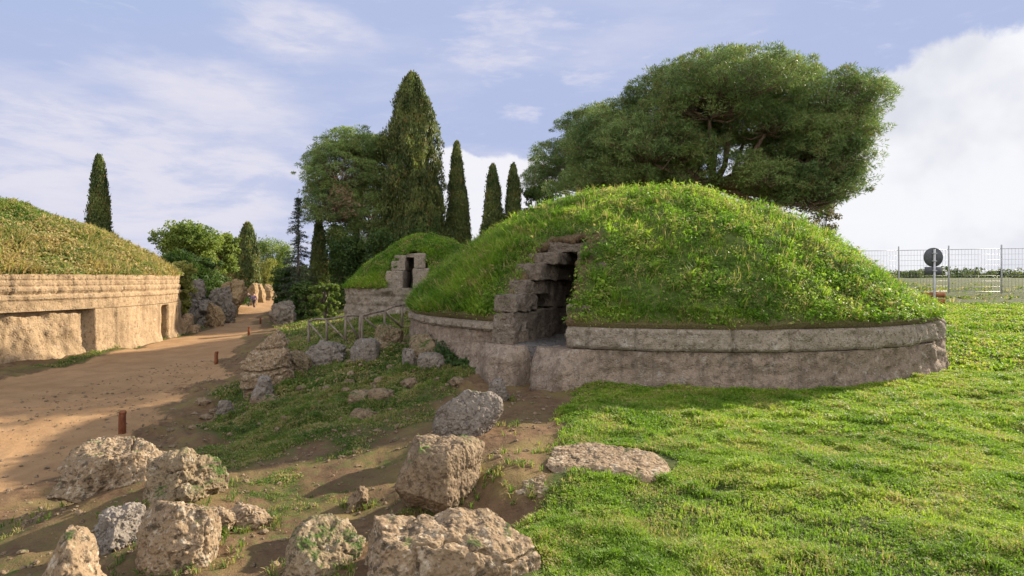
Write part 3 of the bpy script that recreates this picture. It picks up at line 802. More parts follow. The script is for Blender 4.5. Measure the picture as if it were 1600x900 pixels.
def main_grass():
    fn = lambda x, y: main_dome(x, y)[0]
    p, nr_ = dome_points(MC, MR * 1.0, 150000, fn, 5)
    u, v_ = uv(p[:, 0], p[:, 1])
    ok = ~((u > -.8) & (u < UT + .1) & (v_ > np.interp(u, [0, .4, .9, 1.4, 2.], [-.22, -.22, -.17, -.08, .1])) & (v_ < np.interp(u, [0, .5, 1.2, 2.0], [PW + .06, PW, PW - .12, PW - .24])))
    edge = (u > -.6) & (u < UT + .55) & (v_ > -.7) & (v_ < PW + .4)
    ok &= ~(edge & (RNG.uniform(0, 1, len(u)) < .35))
    worn = sstep(.35, .8, fbm(p * .8 + 31, 4, 208)); ok &= RNG.uniform(0, 1, len(u)) > worn * .7
    th = np.arctan2(p[:, 0] - MC[0], -(p[:, 1] - MC[1]))
    s = np.hypot(p[:, 0] - MC[0], p[:, 1] - MC[1]) / MR
    ok &= ~((s > .985) & (RNG.uniform(0, 1, len(s)) < .3) & (th > TH_R))
    p, nr_, th, s = p[ok], nr_[ok], th[ok], s[ok]
    patch = fbm(p * .9, 4, 201)
    tall = .5 * sstep(.0, .6, fbm(p * 1.3, 3, 202)) + .7 * sstep(.0, .55, fbm(p * 4.0, 3, 203))
    left = sstep(TH_L + .05, TH_L - .25, th) * sstep(.45, .8, s)
    m = MB()
    mixn = sstep(-.35, .35, fbm(p * .75 + 9, 4, 206))            # 0 blades, 1 broad leaves
    hgt = (.07 + .09 * tall + .16 * left) * RNG.uniform(.6, 1.3, len(p))
    r1 = RNG.uniform(0, 1, len(p))
    bl = r1 < (.55 - .35 * mixn + .4 * left)
    V, Q, Tt = blades(p[bl], nr_[bl], hgt[bl] * 1.15, .012 + .005 * left[bl], .75, 4, .05, .45)
    m.add(V, Q, Tt)
    fr = (s > .955) & (RNG.uniform(0, 1, len(s)) < .8 * sstep(-.5, .3, fbm(p * 1.6, 3, 207)) + .1)   # fringe hanging over the rim
    V, Q, Tt = blades(p[fr], nr_[fr], .13 + .07 * tall[fr], .012, .9, 4, .05, 1.1)
    m.add(V, Q, Tt)
    big = r1 < .012 * (.4 + tall)                                  # coarse tussocks that break the outline
    V, Q, Tt = blades(p[big], nr_[big], .24 + .12 * RNG.uniform(0, 1, big.sum()), .016, .8, 16, .07, .55)
    m.add(V, Q, Tt)
    lf = RNG.uniform(0, 1, len(p)) < .25 + .65 * mixn
    base = np.repeat(p[lf], 5, 0); nrm = np.repeat(nr_[lf], 5, 0); tl = np.repeat(tall[lf], 5)
    pls = np.repeat(RNG.uniform(.5, 1.5, lf.sum()), 5)
    off = RNG.normal(0, .05, base.shape) + nrm * (RNG.uniform(.0, 1, len(base)) ** 1.3 * (.05 + .13 * tl) * pls)[:, None]
    V, Q = leaves(base + off, nrm + np.array([0, 0, .5]), (.038 + .026 * tl) * pls, .6, .6)
    m.add(V, Q)
    m.v = [local(a) for a in m.v]
    m.build('grass_cover', M['dome_grass'], tomb, smooth=False)
    # dry stalks along the left slope and skyline
    k = (RNG.uniform(0, 1, len(p)) < .022 + .05 * sstep(.2, .6, fbm(p * 1.1, 3, 205)) * left) 
    V, Q, Tt = blades(p[k], nr_[k], .26, .010, .35, 3, .05, .2)
    m2 = MB(); m2.add(local(V), Q, Tt); m2.build('dry_stalks', M['dry_grass'], tomb, smooth=False)
main_grass()

# --- small tomb behind the fence
C2 = np.array([-4.35, 29.5]); R2 = 4.0
tomb2 = empty('tumulus_tomb', (C2[0], C2[1], 0), 'small grassy tomb behind the wooden fence with a narrow slot between stone blocks', 'tomb')
def rough_ring(center, R, z0, z1, mat, name, parent, loc, seed, jw=(.6, 1.1), amp=.05, rows=None, step=.08, span=2.2):
    na = int(2 * span * R / step); nz = max(4, int((z1 - z0) / step))
    j = np.cumsum(np.random.default_rng(seed).uniform(jw[0], jw[1], int(2 * span * R / jw[0]) + 4)) / R - span - .1
    rows_ = np.array(rows) if rows is not None else np.zeros(0)
    def disp(th, z):
        q = np.stack([np.cos(th) * R, np.sin(th) * R, z], 1)
        d = fbm(q * 1.1, 4, seed) * amp * 1.4 + fbm(q * 4, 3, seed + 1) * amp
        d -= .07 * groove(th, j, .07 / R)
        if len(rows_): d -= .06 * groove(z, rows_, .06)
        return d
    m = MB(); v, q = ring(center, R, -span, span, na, np.linspace(z0, z1, nz), disp); m.add(v, q)
    e = v[-na:]; inn = e.copy(); dd = e[:, :2] - center; dd /= np.linalg.norm(dd, axis=1)[:, None]; inn[:, :2] -= dd * .6
    k = np.arange(na - 1); m.add(np.vstack([e, inn]), np.stack([k, k + 1, na + k + 1, na + k], 1))
    m.v = [a - loc for a in m.v]
    return m.build(name, M[mat], parent)
def simple_dome(center, R, H_, p_, base, seed, amp=.15):
    def fn(x, y):
        s = np.clip(np.hypot(x - center[0], y - center[1]) / R, 0, 1.02)
        return base + H_ * (1 - s ** p_) + fbm2(x, y, .5, 3, seed) * amp * sstep(1, .85, s)
    return fn
def dome_mesh(center, R, fn, name, mat, parent, loc, na=160, nr=50, hole=None):
    th = np.linspace(-np.pi, np.pi, na, endpoint=False); rr = np.linspace(.01, 1.0, nr)
    A, S = np.meshgrid(th, rr)
    x = center[0] + np.sin(A.ravel()) * S.ravel() * R; y = center[1] - np.cos(A.ravel()) * S.ravel() * R
    z = fn(x, y)
    i = np.arange(nr - 1)[:, None] * na; k = np.arange(na)[None]; k2 = (k + 1) % na
    q = np.stack([i + k, i + k2, i + na + k2, i + na + k], 2).reshape(-1, 4)[:, ::-1]
    if hole is not None: q = q[~hole(x, y)[q].any(1)]
    V = np.stack([x, y, z], 1) - loc
    return link(name, mesh(name, V, None, q, {'earth': np.zeros(len(V))}), M[mat], parent)
loc2 = np.array([C2[0], C2[1], 0])
rough_ring(C2, R2, -.6, 1.62, 'tufa_course', 'rock_drum', tomb2, loc2, 501, rows=[.8, 1.25], step=.06, amp=.11)
fn2 = simple_dome(C2, R2 * 1.02, 2.6, 1.75, 1.6, 511, .28)
D2X = -4.70
dome_mesh(C2, R2 * 1.02, fn2, 'earth_dome', 'mound', tomb2, loc2, 240, 80, hole=lambda x, y: ((np.abs(x - D2X) < .98) & (y < 26.5)) | ((np.abs(x - D2X) < .74) & (y < 26.8)) | ((np.abs(x - D2X) < .24) & (y < 27.1)))
def hewn(c, size, seed, amp=.03, box=12):
    d, f = icosphere(4)
    p = d / (np.sum(np.abs(d) ** box, 1) ** (1 / box))[:, None]
    p = np.clip(p * 1.06, -1, 1) * np.array(size) / 2
    return p + d * (fbm(p * 2.5 + seed, 4, seed) * amp * 1.3)[:, None] + np.array(c), f
for k, (a, b, z0, z1, y0, y1, sd) in enumerate(((-1.0, -.22, 1.55, 2.4, 25.95, 28.0, 1), (-.85, -.22, 2.41, 2.85, 26.5, 28.2, 2), (-.8, -.24, 2.86, 3.12, 26.85, 28.2, 6), (.22, .95, 1.55, 2.5, 25.95, 28.0, 3),
                                         (.2, .72, 2.51, 3.2, 26.5, 28.2, 4), (-.5, .5, 3.02, 3.24, 27.05, 28.6, 5))):
    p, f = hewn((D2X + (a + b) / 2, (y0 + y1) / 2, (z0 + z1) / 2), (b - a, y1 - y0, z1 - z0), 520 + sd)
    link('door_block' if k < 5 else 'lintel', mesh('door_block', p - loc2, f), M['tufa_course'], tomb2)
p, f = hewn((D2X, 28.3, 2.1), (1.2, .4, 2.2), 533)
link('end_wall', mesh('end_wall', p - loc2, f), M['dark_rock'], tomb2)
def grass_on(center, R, fn, n, seed, h, w, mat, parent, loc, leaf=.1, nb=3, skip=None, lean=.6):
    p, nr_ = dome_points(center, R, n, fn, seed)
    if skip is not None:
        k = ~skip(p[:, 0], p[:, 1]); p, nr_ = p[k], nr_[k]
    tall = sstep(-.2, .6, fbm(p * .8, 3, seed + 2))
    m = MB(); V, Q, Tt = blades(p, nr_, h * (.5 + tall), w, lean, nb, w * 3, .4); m.add(V, Q, Tt)
    if leaf > 0:
        b = np.repeat(p, 2, 0); nn2 = np.repeat(nr_, 2, 0)
        V, Q = leaves(b + RNG.normal(0, leaf * .6, b.shape) + nn2 * h * .4, nn2 + np.array([0, 0, .4]), leaf, .6); m.add(V, Q)
    m.v = [a - loc for a in m.v]
    return m.build('grass_cover', M[mat], parent, smooth=False)
grass_on(C2, R2 * 1.02, fn2, 42000, 21, .16, .03, 'dome_grass', tomb2, loc2, .08, 3, lambda x, y: ((np.abs(x - D2X) < .9) & (y < 26.5)) | ((np.abs(x - D2X) < .6) & (y < 27.0)))

# --- the long tomb wall at left
C3 = np.array([-33.1, 27.5]); R3 = 15.0
loc3 = np.array([C3[0], C3[1], -1.2])
tomb3 = empty('tumulus_tomb', tuple(loc3), 'great round tomb at left with a tall sunlit wall under a dry grassy mound', 'tomb')
th_edge = math.atan2(13.3, -(34.9 - 27.5) * -1 * -1)
def thp(px, C, R):
    """angle on a round wall seen at photograph column px"""
    dx = (px - 800) / F; dv = np.array([dx, 1.0]); dv /= np.linalg.norm(dv)
    b = C @ dv; c = C @ C - R * R
    t = b - math.sqrt(max(b * b - c, 0)); pt = dv * t
    return math.atan2(pt[0] - C[0], -(pt[1] - C[1]))
NICHE0, NICHE1 = thp(252, C3, R3), thp(262.5, C3, R3)
PIL = [thp(181, C3, R3), thp(215, C3, R3)]
ROUGH = thp(146, C3, R3)
def low_disp(th, z):
    q = np.stack([np.cos(th) * R3, np.sin(th) * R3, z], 1)
    d = fbm(q * .5, 4, 601) * .05 + fbm(q * 2.2, 4, 602) * .035
    d += .07 * sstep(PIL[0] - .004, PIL[0] + .004, th) - .06 * sstep(PIL[1] - .004, PIL[1] + .004, th)
    r_ = sstep(ROUGH + .006, ROUGH - .006, th)
    d += r_ * (-.30 + fbm(q * 1.3, 4, 603) * .14)
    ni = sstep(NICHE0 - .004, NICHE0 + .004, th) * sstep(NICHE1 + .004, NICHE1 - .004, th) * sstep(.62, .55, z)
    d -= 1.3 * ni
    d += .12 * sstep(-.7, -1.3, z)
    return d
m = MB(); na3 = 900
v, q = ring(C3, R3, -1.1, 2.05, na3, np.linspace(-1.6, .72, 34), low_disp); m.add(v, q)
e = v[-na3:]; inn = e.copy(); dd = e[:, :2] - C3; dd /= np.linalg.norm(dd, axis=1)[:, None]; inn[:, :2] -= dd * 1.6
k = np.arange(na3 - 1); m.add(np.vstack([e, inn]), np.stack([k, k + 1, na3 + k + 1, na3 + k], 1))
m.v = [a - loc3 for a in m.v]; m.build('rock_drum', M['tufa_warm'], tomb3)
j3 = np.cumsum(RNG.uniform(.5, 1.0, 120)) / R3 - 1.2
def up_disp(th, z):
    q = np.stack([np.cos(th) * R3, np.sin(th) * R3, z], 1)
    d = -.05 + fbm(q * .6, 4, 611) * .04 + fbm(q * 3, 4, 612) * .045
    d += .06 * sstep(1.17, 1.21, z) * sstep(1.40, 1.36, z) + .04 * sstep(1.5, 1.54, z) * sstep(1.72, 1.66, z)
    d -= .05 * groove(th, j3, .05 / R3) * sstep(1.36, 1.42, z)
    d -= .05 * groove(z, np.array([1.42, 1.74, 1.98]), .04)
    return d
m = MB(); v, q = ring(C3, R3, -1.1, 2.05, na3, np.linspace(.74, 2.22, 44), up_disp); m.add(v, q)
e = v[-na3:]; inn = e.copy(); dd = e[:, :2] - C3; dd /= np.linalg.norm(dd, axis=1)[:, None]; inn[:, :2] -= dd * .9
m.add(np.vstack([e, inn]), np.stack([k, k + 1, na3 + k + 1, na3 + k], 1))
m.v = [a - loc3 for a in m.v]; m.build('moulded_courses', M['tufa_warm'], tomb3)
fn3 = simple_dome(C3, R3, 4.6, 2.3, 2.15, 621, .35)
dome_mesh(C3, R3 * .995, fn3, 'earth_dome', 'mound', tomb3, loc3, 300, 60)
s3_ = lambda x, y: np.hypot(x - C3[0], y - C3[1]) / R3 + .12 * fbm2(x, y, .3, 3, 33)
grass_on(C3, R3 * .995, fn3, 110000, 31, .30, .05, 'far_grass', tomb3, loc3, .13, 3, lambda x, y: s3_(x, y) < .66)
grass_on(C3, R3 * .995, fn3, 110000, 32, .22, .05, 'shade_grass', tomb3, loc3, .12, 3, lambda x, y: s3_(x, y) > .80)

# tumbled blocks at the end of the long wall
for i, (a, b, t_, bb, d_, lab) in enumerate(((268, 282, 482, 532, 33.0, 'squared buttress block against the sunlit wall beside its narrow dark niche'),
                                        (280, 297, 490, 530, 33.6, 'stepped block leaning off the end of the sunlit long wall'),
                                        (292, 308, 508, 528, 33.8, 'lowest fallen block at the end of the sunlit long wall'))):
    rock('wall_block', a, b, t_, bb, d_, 'tufa_warm', lab, 631 + i, depth=1.2, sub=5, box=4.5, cuts=4, rough=.06, pit=.05, fine=.4)

# ------------------------------------------------------------------ trees
def tufts(centers, radii, nper, size, flat=.75, outward=.8, aspect=.3, upbias=.35, seed=0):
    """leaf faces filling blobs; denser toward the surface of each blob"""
    rg = np.random.default_rng(seed)
    c = np.repeat(centers, nper, 0); r = np.repeat(radii, nper)
    d = rg.normal(size=c.shape); d /= np.linalg.norm(d, axis=1)[:, None]
    q = d * (rg.uniform(.25, 1, len(c)) ** .6)[:, None] * r[:, None]
    q[:, 2] *= flat
    n = d * outward + rg.normal(0, .5, d.shape) + np.array([0, 0, upbias])
    return leaves(c + q, n, size, .35, aspect)

def needle_tufts(centers, radii, nper, length, width, flat=.7, seed=0):
    """thin spindles radiating out of each puff"""
    rg = np.random.default_rng(seed)
    c = np.repeat(centers, nper, 0); r = np.repeat(radii, nper); m = len(c)
    d = rg.normal(size=c.shape); d[:, 2] += .35; d /= np.linalg.norm(d, axis=1)[:, None]
    q = d * (rg.uniform(.3, 1.0, m) ** .5)[:, None] * r[:, None]; q[:, 2] *= flat
    s = np.cross(d, rg.normal(size=d.shape)); s /= np.linalg.norm(s, axis=1)[:, None] + 1e-9
    a = c + q; L = (rg.uniform(.6, 1.3, m) * length)[:, None]; W = (rg.uniform(.7, 1.3, m) * width)[:, None]
    dir2 = d + rg.normal(0, .45, d.shape); dir2 /= np.linalg.norm(dir2, axis=1)[:, None]
    V = np.stack([a - dir2 * L * .4, a + s * W * .5, a + dir2 * L * .6, a - s * W * .5], 1).reshape(-1, 3)
    k = np.arange(m) * 4
    return V, np.stack([k, k + 1, k + 2, k + 3], 1)

def cypress(px, pytop, pw, d, label, seed, n=9000, leaf=.22, taper=1.25, mat='cypress', base=None, lumps=.16, double=None, name='cypress_tree', low=.0):
    x = (px - 800) / F * d; zt = EYE - (pytop - 435) / F * d; zb = TZ(x, d) if base is None else base
    R = pw / F * d / 2; Ht = zt - zb
    o = empty(name, (x, d, zb), label, 'cypress tree', 'cypress trees')
    rg = np.random.default_rng(seed)
    m = MB(); m.tube([(0, 0, -.3), (0, 0, Ht * .35), (.02, 0, Ht * .8)], [R * .16 + .06, R * .10 + .04, .03], 8); m.build('trunk', M['bark_grey'], o)
    m = MB()
    spikes = [(0, 0, Ht, R)] + (double or [])
    for (ox, oy, hh, rr) in spikes:
        nn = int(n * (hh * rr) / (Ht * R))
        t = rg.uniform(.02, 1, nn) ** .85
        prof = np.minimum(1, (t / .16 + .55) / 1.2) * np.clip(1 - t ** taper, 0, 1) ** .62 + .03
        a = rg.uniform(0, 2 * np.pi, nn)
        lob = 1 + lumps * fbm(np.stack([np.cos(a) * 2.2 + seed, np.sin(a) * 2.2, t * hh / (rr + .3) * 1.3], 1), 3, seed) * 1.3
        rad = rr * prof * lob * (1 - .5 * rg.uniform(0, 1, nn) ** 2.2)
        c = np.stack([ox + np.cos(a) * rad, oy + np.sin(a) * rad, t * hh * .985], 1)
        nrm = np.stack([np.cos(a), np.sin(a), np.full(nn, .35)], 1)
        rep = 4
        cc = np.repeat(c, rep, 0) + rg.normal(0, leaf * .45, (nn * rep, 3)) * np.array([1, 1, 1.5])
        nr2 = np.repeat(nrm, rep, 0) + rg.normal(0, .55, (nn * rep, 3))
        nr2 /= np.linalg.norm(nr2, axis=1)[:, None]
        # upright sprays: the long axis stays close to vertical
        mm = len(cc)
        up = np.array([0, 0, 1.0]) + rg.normal(0, .3, (mm, 3)) + nr2 * .25; up /= np.linalg.norm(up, axis=1)[:, None]
        sd = np.cross(nr2, up); sd /= np.linalg.norm(sd, axis=1)[:, None] + 1e-9
        s = leaf * rg.uniform(.6, 1.4, mm)
        L = up * (s * .8)[:, None]; B = sd * (s * .27)[:, None]
        V = np.stack([cc - L * .6, cc + B, cc + L, cc - B], 1).reshape(-1, 3); k = np.arange(mm) * 4
        m.add(V, np.stack([k, k + 1, k + 2, k + 3], 1))
    m.build('crown', M[mat], o, smooth=False)
    return o
cypress(645, 112, 118, 49, 'tallest broad cypress rising beside the umbrella pine behind the small tomb', 11, 26000, .17, 1.45, lumps=.42, double=[(1.65, .3, 11.2, 1.5), (-1.85, .2, 9.2, 1.35)])
cypress(714, 219, 40, 51, 'slender pointed cypress just right of the tallest cypress', 12, 9000, .14, 1.6, lumps=.18, double=[(.65, .1, 10, .75)])
cypress(770, 256, 44, 48, 'left one of two small cypresses on the skyline beside the large dome', 13, 5500, .15, 1.6, double=[(-.75, .1, 6.2, .55)])
cypress(802, 255, 36, 48, 'right one of two small cypresses on the skyline beside the large dome', 14, 5000, .15, 1.7)
cypress(155, 243, 33, 36, 'lone cypress on top of the great tomb at left', 15, 6000, .12, 1.3, base=4.0)
cypress(387, 349, 36, 84, 'broad round-topped cypress on the left side of the far path', 16, 7000, .24, 2.2)
cypress(498, 341, 30, 50, 'small pointed cypress between the dark spruce and the umbrella pine', 17, 5200, .15, 1.5)

def spruce(px, pytop, pw, d, label, seed):
    x = (px - 800) / F * d; zt = EYE - (pytop - 435) / F * d; zb = TZ(x, d); Ht = zt - zb; R = pw / F * d / 2
    o = empty('spruce_tree', (x, d, zb), label, 'spruce tree')
    rg = np.random.default_rng(seed)
    m = MB(); m.tube([(0, 0, -.3), (0, 0, Ht * .5), (0, 0, Ht)], [.16, .09, .015], 7)
    cs = []; rs = []
    t = .06
    while t < .985:
        r = R * (1 - t) ** .75 + .06
        for k in range(5):
            a = rg.uniform(0, 6.28); ln = r * rg.uniform(.35, 1.25)
            tip = np.array([math.cos(a) * ln, math.sin(a) * ln, t * Ht - ln * .22])
            m.tube([(0, 0, t * Ht), tip], [.025, .008], 4)
            for f_ in np.linspace(.25, 1, max(2, int(ln / .22))):
                cs.append(np.array([0, 0, t * Ht]) * (1 - f_) + tip * f_); rs.append(.15 + .06 * (1 - f_))
        t += .022 + .012 * rg.uniform()
    m.build('trunk', M['bark_grey'], o)
    V, Q = needle_tufts(np.array(cs), np.array(rs), 18, .18, .05, .8, seed)
    m = MB(); m.add(V, Q); m.build('crown', M['spruce'], o, smooth=False)
spruce(466, 304, 64, 47, 'sparse dark blue-green spruce left of the small pointed cypress', 19)

def pine(px_trunk, d, lobes, label, seed, puffs=700, pr=.62, nper=60, trunk_r=.32, fork_py=290, dead=0, name='umbrella_pine', mat='pine', lean=0.0, cat='pine tree', group='pine trees'):
    """lobes: (px,py,rx_px,rz_px,depth offset m)"""
    x0 = (px_trunk - 800) / F * d; zb = TZ(x0, d)
    o = empty(name, (x0, d, zb), label, cat, group)
    base = np.array([x0, d, zb]); rg = np.random.default_rng(seed); k_ = d / F
    fork = np.array([0, 0, EYE - (fork_py - 435) * k_ - zb])
    m = MB(); tw = MB()
    pts = [np.array([lean, 0, -.4]), fork * .5 + np.array([lean * .4, 0, 0]), fork]
    m.tube(pts, [trunk_r * 1.25, trunk_r, trunk_r * .85], 10, .05)
    C_, R_ = [], []
    area = np.array([l[2] * l[3] for l in lobes], float); area /= area.sum()
    for (px, py, rx, rz, dy), ar in zip(lobes, area):
        c = np.array([(px - 800) * k_, d + dy, EYE - (py - 435) * k_]) - base
        rx_, rz_ = rx * k_, rz * k_
        mid = fork * .45 + (c - np.array([0, 0, rz_ * .6])) * .55 + np.array([rg.normal(0, .3), rg.normal(0, .3), -.25 * abs(c[2] - fork[2])])
        hub = c - np.array([0, 0, rz_ * .35])
        m.tube([fork - np.array([0, 0, .2]), mid, hub], [trunk_r * .55, trunk_r * .36, trunk_r * .2], 7, .05)
        n = max(12, int(puffs * ar))
        cc = []
        while len(cc) < n:
            v = rg.normal(size=3); v /= np.linalg.norm(v)
            if v[2] < -.45: continue
            rr = rg.uniform(.35, 1.0) ** .45
            q = c + np.array([v[0] * rx_, v[1] * max(rx_ * .75, .6), v[2] * rz_]) * rr
            cc.append(q)
        cc = np.array(cc)
        for q in cc[::3]:
            w = hub * .6 + q * .4 + rg.normal(0, .2, 3); w[2] -= .15
            tw.tube([hub, w, q], [trunk_r * .13, trunk_r * .08, .012], 4)
        C_.append(cc); R_.append(rg.uniform(.45, 1.25, n) * pr)
        ex = rg.normal(size=(max(4, n // 7), 3)); ex /= np.linalg.norm(ex, axis=1)[:, None]; ex[:, 2] = np.abs(ex[:, 2]) * .9 - .1
        C_.append(c + ex * np.array([rx_, max(rx_ * .75, .6), rz_]) * rg.uniform(1.02, 1.22, (len(ex), 1))); R_.append(rg.uniform(.35, .7, len(ex)) * pr)
    m.build('trunk', M['bark'], o); tw.build('branches', M['bark'], o)
    C_ = np.vstack(C_); R_ = np.concatenate(R_)
    V, Q = needle_tufts(C_, R_, int(nper * 1.25), .25, .042, .62, seed + 1)
    m = MB(); m.add(V, Q); m.build('crown', M[mat], o, smooth=False)
    return o, base, fork, k_
DB = 38
pine(1116, DB, [(1130, 138, 105, 58, 0), (1060, 175, 95, 60, -1.5), (1000, 205, 85, 58, .5), (945, 230, 62, 50, 0), (1210, 150, 100, 62, 1), (1280, 170, 85, 55, -.8),
              (1345, 158, 48, 44, 0), (1245, 225, 85, 58, 0), (1180, 195, 85, 40, 1.8), (1100, 215, 90, 40, 2), (1290, 262, 45, 45, 0), (1010, 262, 70, 38, .8), (1330, 205, 45, 38, .6), (1060, 250, 60, 40, 1.5), (1235, 275, 60, 40, 1), (960, 265, 70, 40, 1), (1000, 290, 80, 30, 0), (1080, 285, 45, 30, 2.5), (1255, 295, 55, 40, 0), (920, 285, 60, 25, 2), (1230, 250, 70, 40, -1), (1040, 245, 70, 40, -2.5), (975, 245, 60, 40, -2), (1250, 240, 60, 45, -2.5), (1165, 215, 60, 30, -3), (1275, 290, 40, 45, -1.5), (1215, 300, 60, 30, -2), (1080, 195, 80, 40, -3.5), (985, 285, 95, 32, -1), (1070, 282, 40, 30, -2), (1250, 275, 70, 55, -2.5), (1195, 298, 50, 22, -2), (1245, 308, 60, 32, -3), (1165, 292, 60, 22, -3), (1225, 322, 46, 20, -3), (1140, 270, 35, 18, -3), (1000, 250, 80, 50, -3), (1285, 225, 60, 50, -2), (1110, 170, 110, 50, -4)],
     'huge spreading umbrella pine with a wide flat crown behind the large dome', 41, puffs=4800, pr=.68, nper=72, trunk_r=.5, fork_py=285)
# brownish lower skirt of the same tree
def skirt(obj, base, k_, lobes, mat, n, nper, pr, seed, name='lower_twigs'):
    rg = np.random.default_rng(seed); C_ = []
    d = base[1]
    for (px, py, rx, rz, dy) in lobes:
        v = rg.normal(size=(n, 3)); v /= np.linalg.norm(v, axis=1)[:, None]; v *= (rg.uniform(0, 1, n) ** .4)[:, None]
        C_.append(np.array([(px - 800) * k_, d + dy, EYE - (py - 435) * k_]) - base + v * np.array([rx * k_, rx * k_ * .6, rz * k_]))
    C_ = np.vstack(C_); V, Q = needle_tufts(C_, np.full(len(C_), pr), nper, .34, .07, .8, seed)
    m = MB(); m.add(V, Q); return m.build(name, M[mat], obj, smooth=False)
big = [o for o in COL.objects if o.name.startswith('umbrella_pine')][0]
skirt(big, np.array(big.location), DB / F, [(1225, 290, 70, 35, 0), (1265, 310, 45, 25, .5), (1010, 290, 90, 16, 1)], 'pine_dead', 46, 26, .55, 5)
skirt(big, np.array(big.location), DB / F, [(1230, 300, 68, 38, -.3), (1280, 300, 30, 38, 0)], 'pine', 40, 34, .6, 6, 'lower_crown')
pine(900, 57, [(868, 246, 40, 30, 0), (908, 205, 40, 34, 0), (935, 190, 45, 30, 1), (880, 285, 55, 34, 0), (935, 255, 60, 50, 1), (848, 285, 30, 34, 0), (960, 285, 70, 34, 0), (905, 260, 60, 45, -2), (960, 225, 60, 45, -1)],
     'lower bright-edged pine joining the left side of the huge umbrella pine', 43, puffs=1500, pr=.6, nper=66, trunk_r=.3, fork_py=310, name='stone_pine')
o1, b1, f1, k1 = pine(556, 50, [(562, 238, 44, 28, 0), (522, 258, 34, 26, 0), (500, 262, 20, 20, .3), (590, 250, 40, 32, .8), (508, 300, 30, 30, 0), (535, 320, 40, 40, .8), (575, 300, 36, 50, 1.2), (515, 335, 28, 30, .2), (560, 375, 55, 36, .8), (540, 275, 60, 50, -1.5), (530, 330, 45, 50, -1.8), (585, 340, 45, 60, -.5), (560, 235, 55, 32, -1)],
     'shaggy grey-green pine with reddish dead twigs left of the tallest cypress', 44, puffs=1700, pr=.54, nper=64, trunk_r=.3, fork_py=330, name='aleppo_pine', mat='pine_pale')
skirt(o1, b1, k1, [(566, 318, 26, 40, -4.6)], 'pine_dead', 26, 20, .36, 7)

def broad(px, py, rx, rz, d, label, seed, mat='broad', puffs=140, pr=None, nper=70, leaf=.2, name='round_tree', cat='tree', group='broad trees', trunk=True, depth=None, stem=.12):
    k_ = d / F; x = (px - 800) * k_; zb = TZ(x, d); c = np.array([0, 0, EYE - (py - 435) * k_ - zb])
    o = empty(name, (x, d, zb), label, cat, group); rg = np.random.default_rng(seed)
    pr = pr or rz * k_ * .34
    v = rg.normal(size=(puffs, 3)); v /= np.linalg.norm(v, axis=1)[:, None]
    v *= (rg.uniform(.2, 1, puffs) ** .5)[:, None]
    low_ = (max(c[2] - .1, .2) / (rz * k_ * .85)) if not trunk else 1.0
    lum = 1 + .25 * fbm(v * 1.6 + seed, 2, seed)
    C_ = c + v * lum[:, None] * np.array([rx * k_, (depth or rx * k_ * .8), rz * k_]) * .85 * np.where(v[:, 2:] < 0, [1, 1, low_], 1.0)
    k2 = puffs // 2; a_ = rg.uniform(0, 6.283, k2); r_ = np.sqrt(rg.uniform(0, 1, k2)) * (.8 if not trunk else .7)
    z0_ = .12 if not trunk else max(c[2] - 2.0 * rz * k_, .4)
    C_ = np.vstack([C_, np.stack([np.cos(a_) * r_ * rx * k_, np.sin(a_) * r_ * (depth or rx * k_ * .8), rg.uniform(z0_, c[2], k2)], 1)]); puffs = len(C_)
    m = MB()
    m.tube([(0, 0, -.2), c * .5, c * .95], [stem * 1.3, stem, stem * .4], 7, .05)
    for q in C_[::3]:
        m.tube([c * .55 + rg.normal(0, .05, 3), c * .3 + q * .7, q], [stem * .4, stem * .25, .01], 4)
    m.build('trunk' if trunk else 'stems', M['bark_grey'], o)
    V, Q = tufts(C_, rg.uniform(.7, 1.2, puffs) * pr, nper, leaf, .8, .9, .6, .3, seed)
    m = MB(); m.add(V, Q); m.build('crown' if trunk else 'foliage', M[mat], o, smooth=False)
    return o
broad(295, 375, 52, 32, 60, 'wide rounded green tree on the skyline behind the outcrop', 61, puffs=170, leaf=.26)
broad(350, 385, 28, 20, 70, 'smaller green tree right of the wide rounded tree on the skyline', 62, puffs=80, leaf=.28)
broad(425, 402, 38, 34, 115, 'pale green leafy tree behind the far end of the path', 63, puffs=120, leaf=.3)
broad(414, 425, 18, 22, 98, 'yellowish bush right of the broad round-topped cypress', 64, 'shrub_yellow', puffs=60, leaf=.22, name='shrub', cat='shrub', group='shrubs', trunk=False)
broad(444, 437, 20, 22, 48, 'dark green rounded bush at the right edge of the far path', 65, 'bush', puffs=70, leaf=.17, name='bush', cat='bush', group='shrubs', trunk=False)
CV = np.array([-28.6, 49.5]); fnv = simple_dome(CV, 5.2, 3.9, 1.7, -.2, 711, .5)
ov = empty('overgrown_mound', (CV[0], CV[1], 0), 'dark overgrown mound covered in ivy above the rock outcrop', 'mound'); locv = np.array([CV[0], CV[1], 0])
dome_mesh(CV, 5.2, fnv, 'earth_dome', 'mound', ov, locv, 80, 24)
grass_on(CV, 5.2, fnv, 16000, 46, .45, .08, 'bush', ov, locv, .2, 3)
broad(322, 414, 26, 10, 50, 'dark ivy-like bush on the crest of the overgrown mound', 66, 'bush', puffs=60, leaf=.2, name='bush', cat='bush', group='shrubs', trunk=False)
broad(284, 424, 22, 18, 37, 'yellow-green bush hanging off the end of the long wall', 67, 'shrub_yellow', puffs=60, leaf=.15, name='shrub', cat='shrub', group='shrubs', trunk=False)
broad(545, 398, 36, 34, 47, 'dark undergrowth bush under the shaggy pine', 69, 'bush', puffs=110, leaf=.2, name='bush', cat='bush', group='shrubs', trunk=False)
broad(600, 392, 36, 40, 46, 'dark bush at the foot of the tallest cypress', 70, 'bush', puffs=110, leaf=.2, name='bush', cat='bush', group='shrubs', trunk=False)
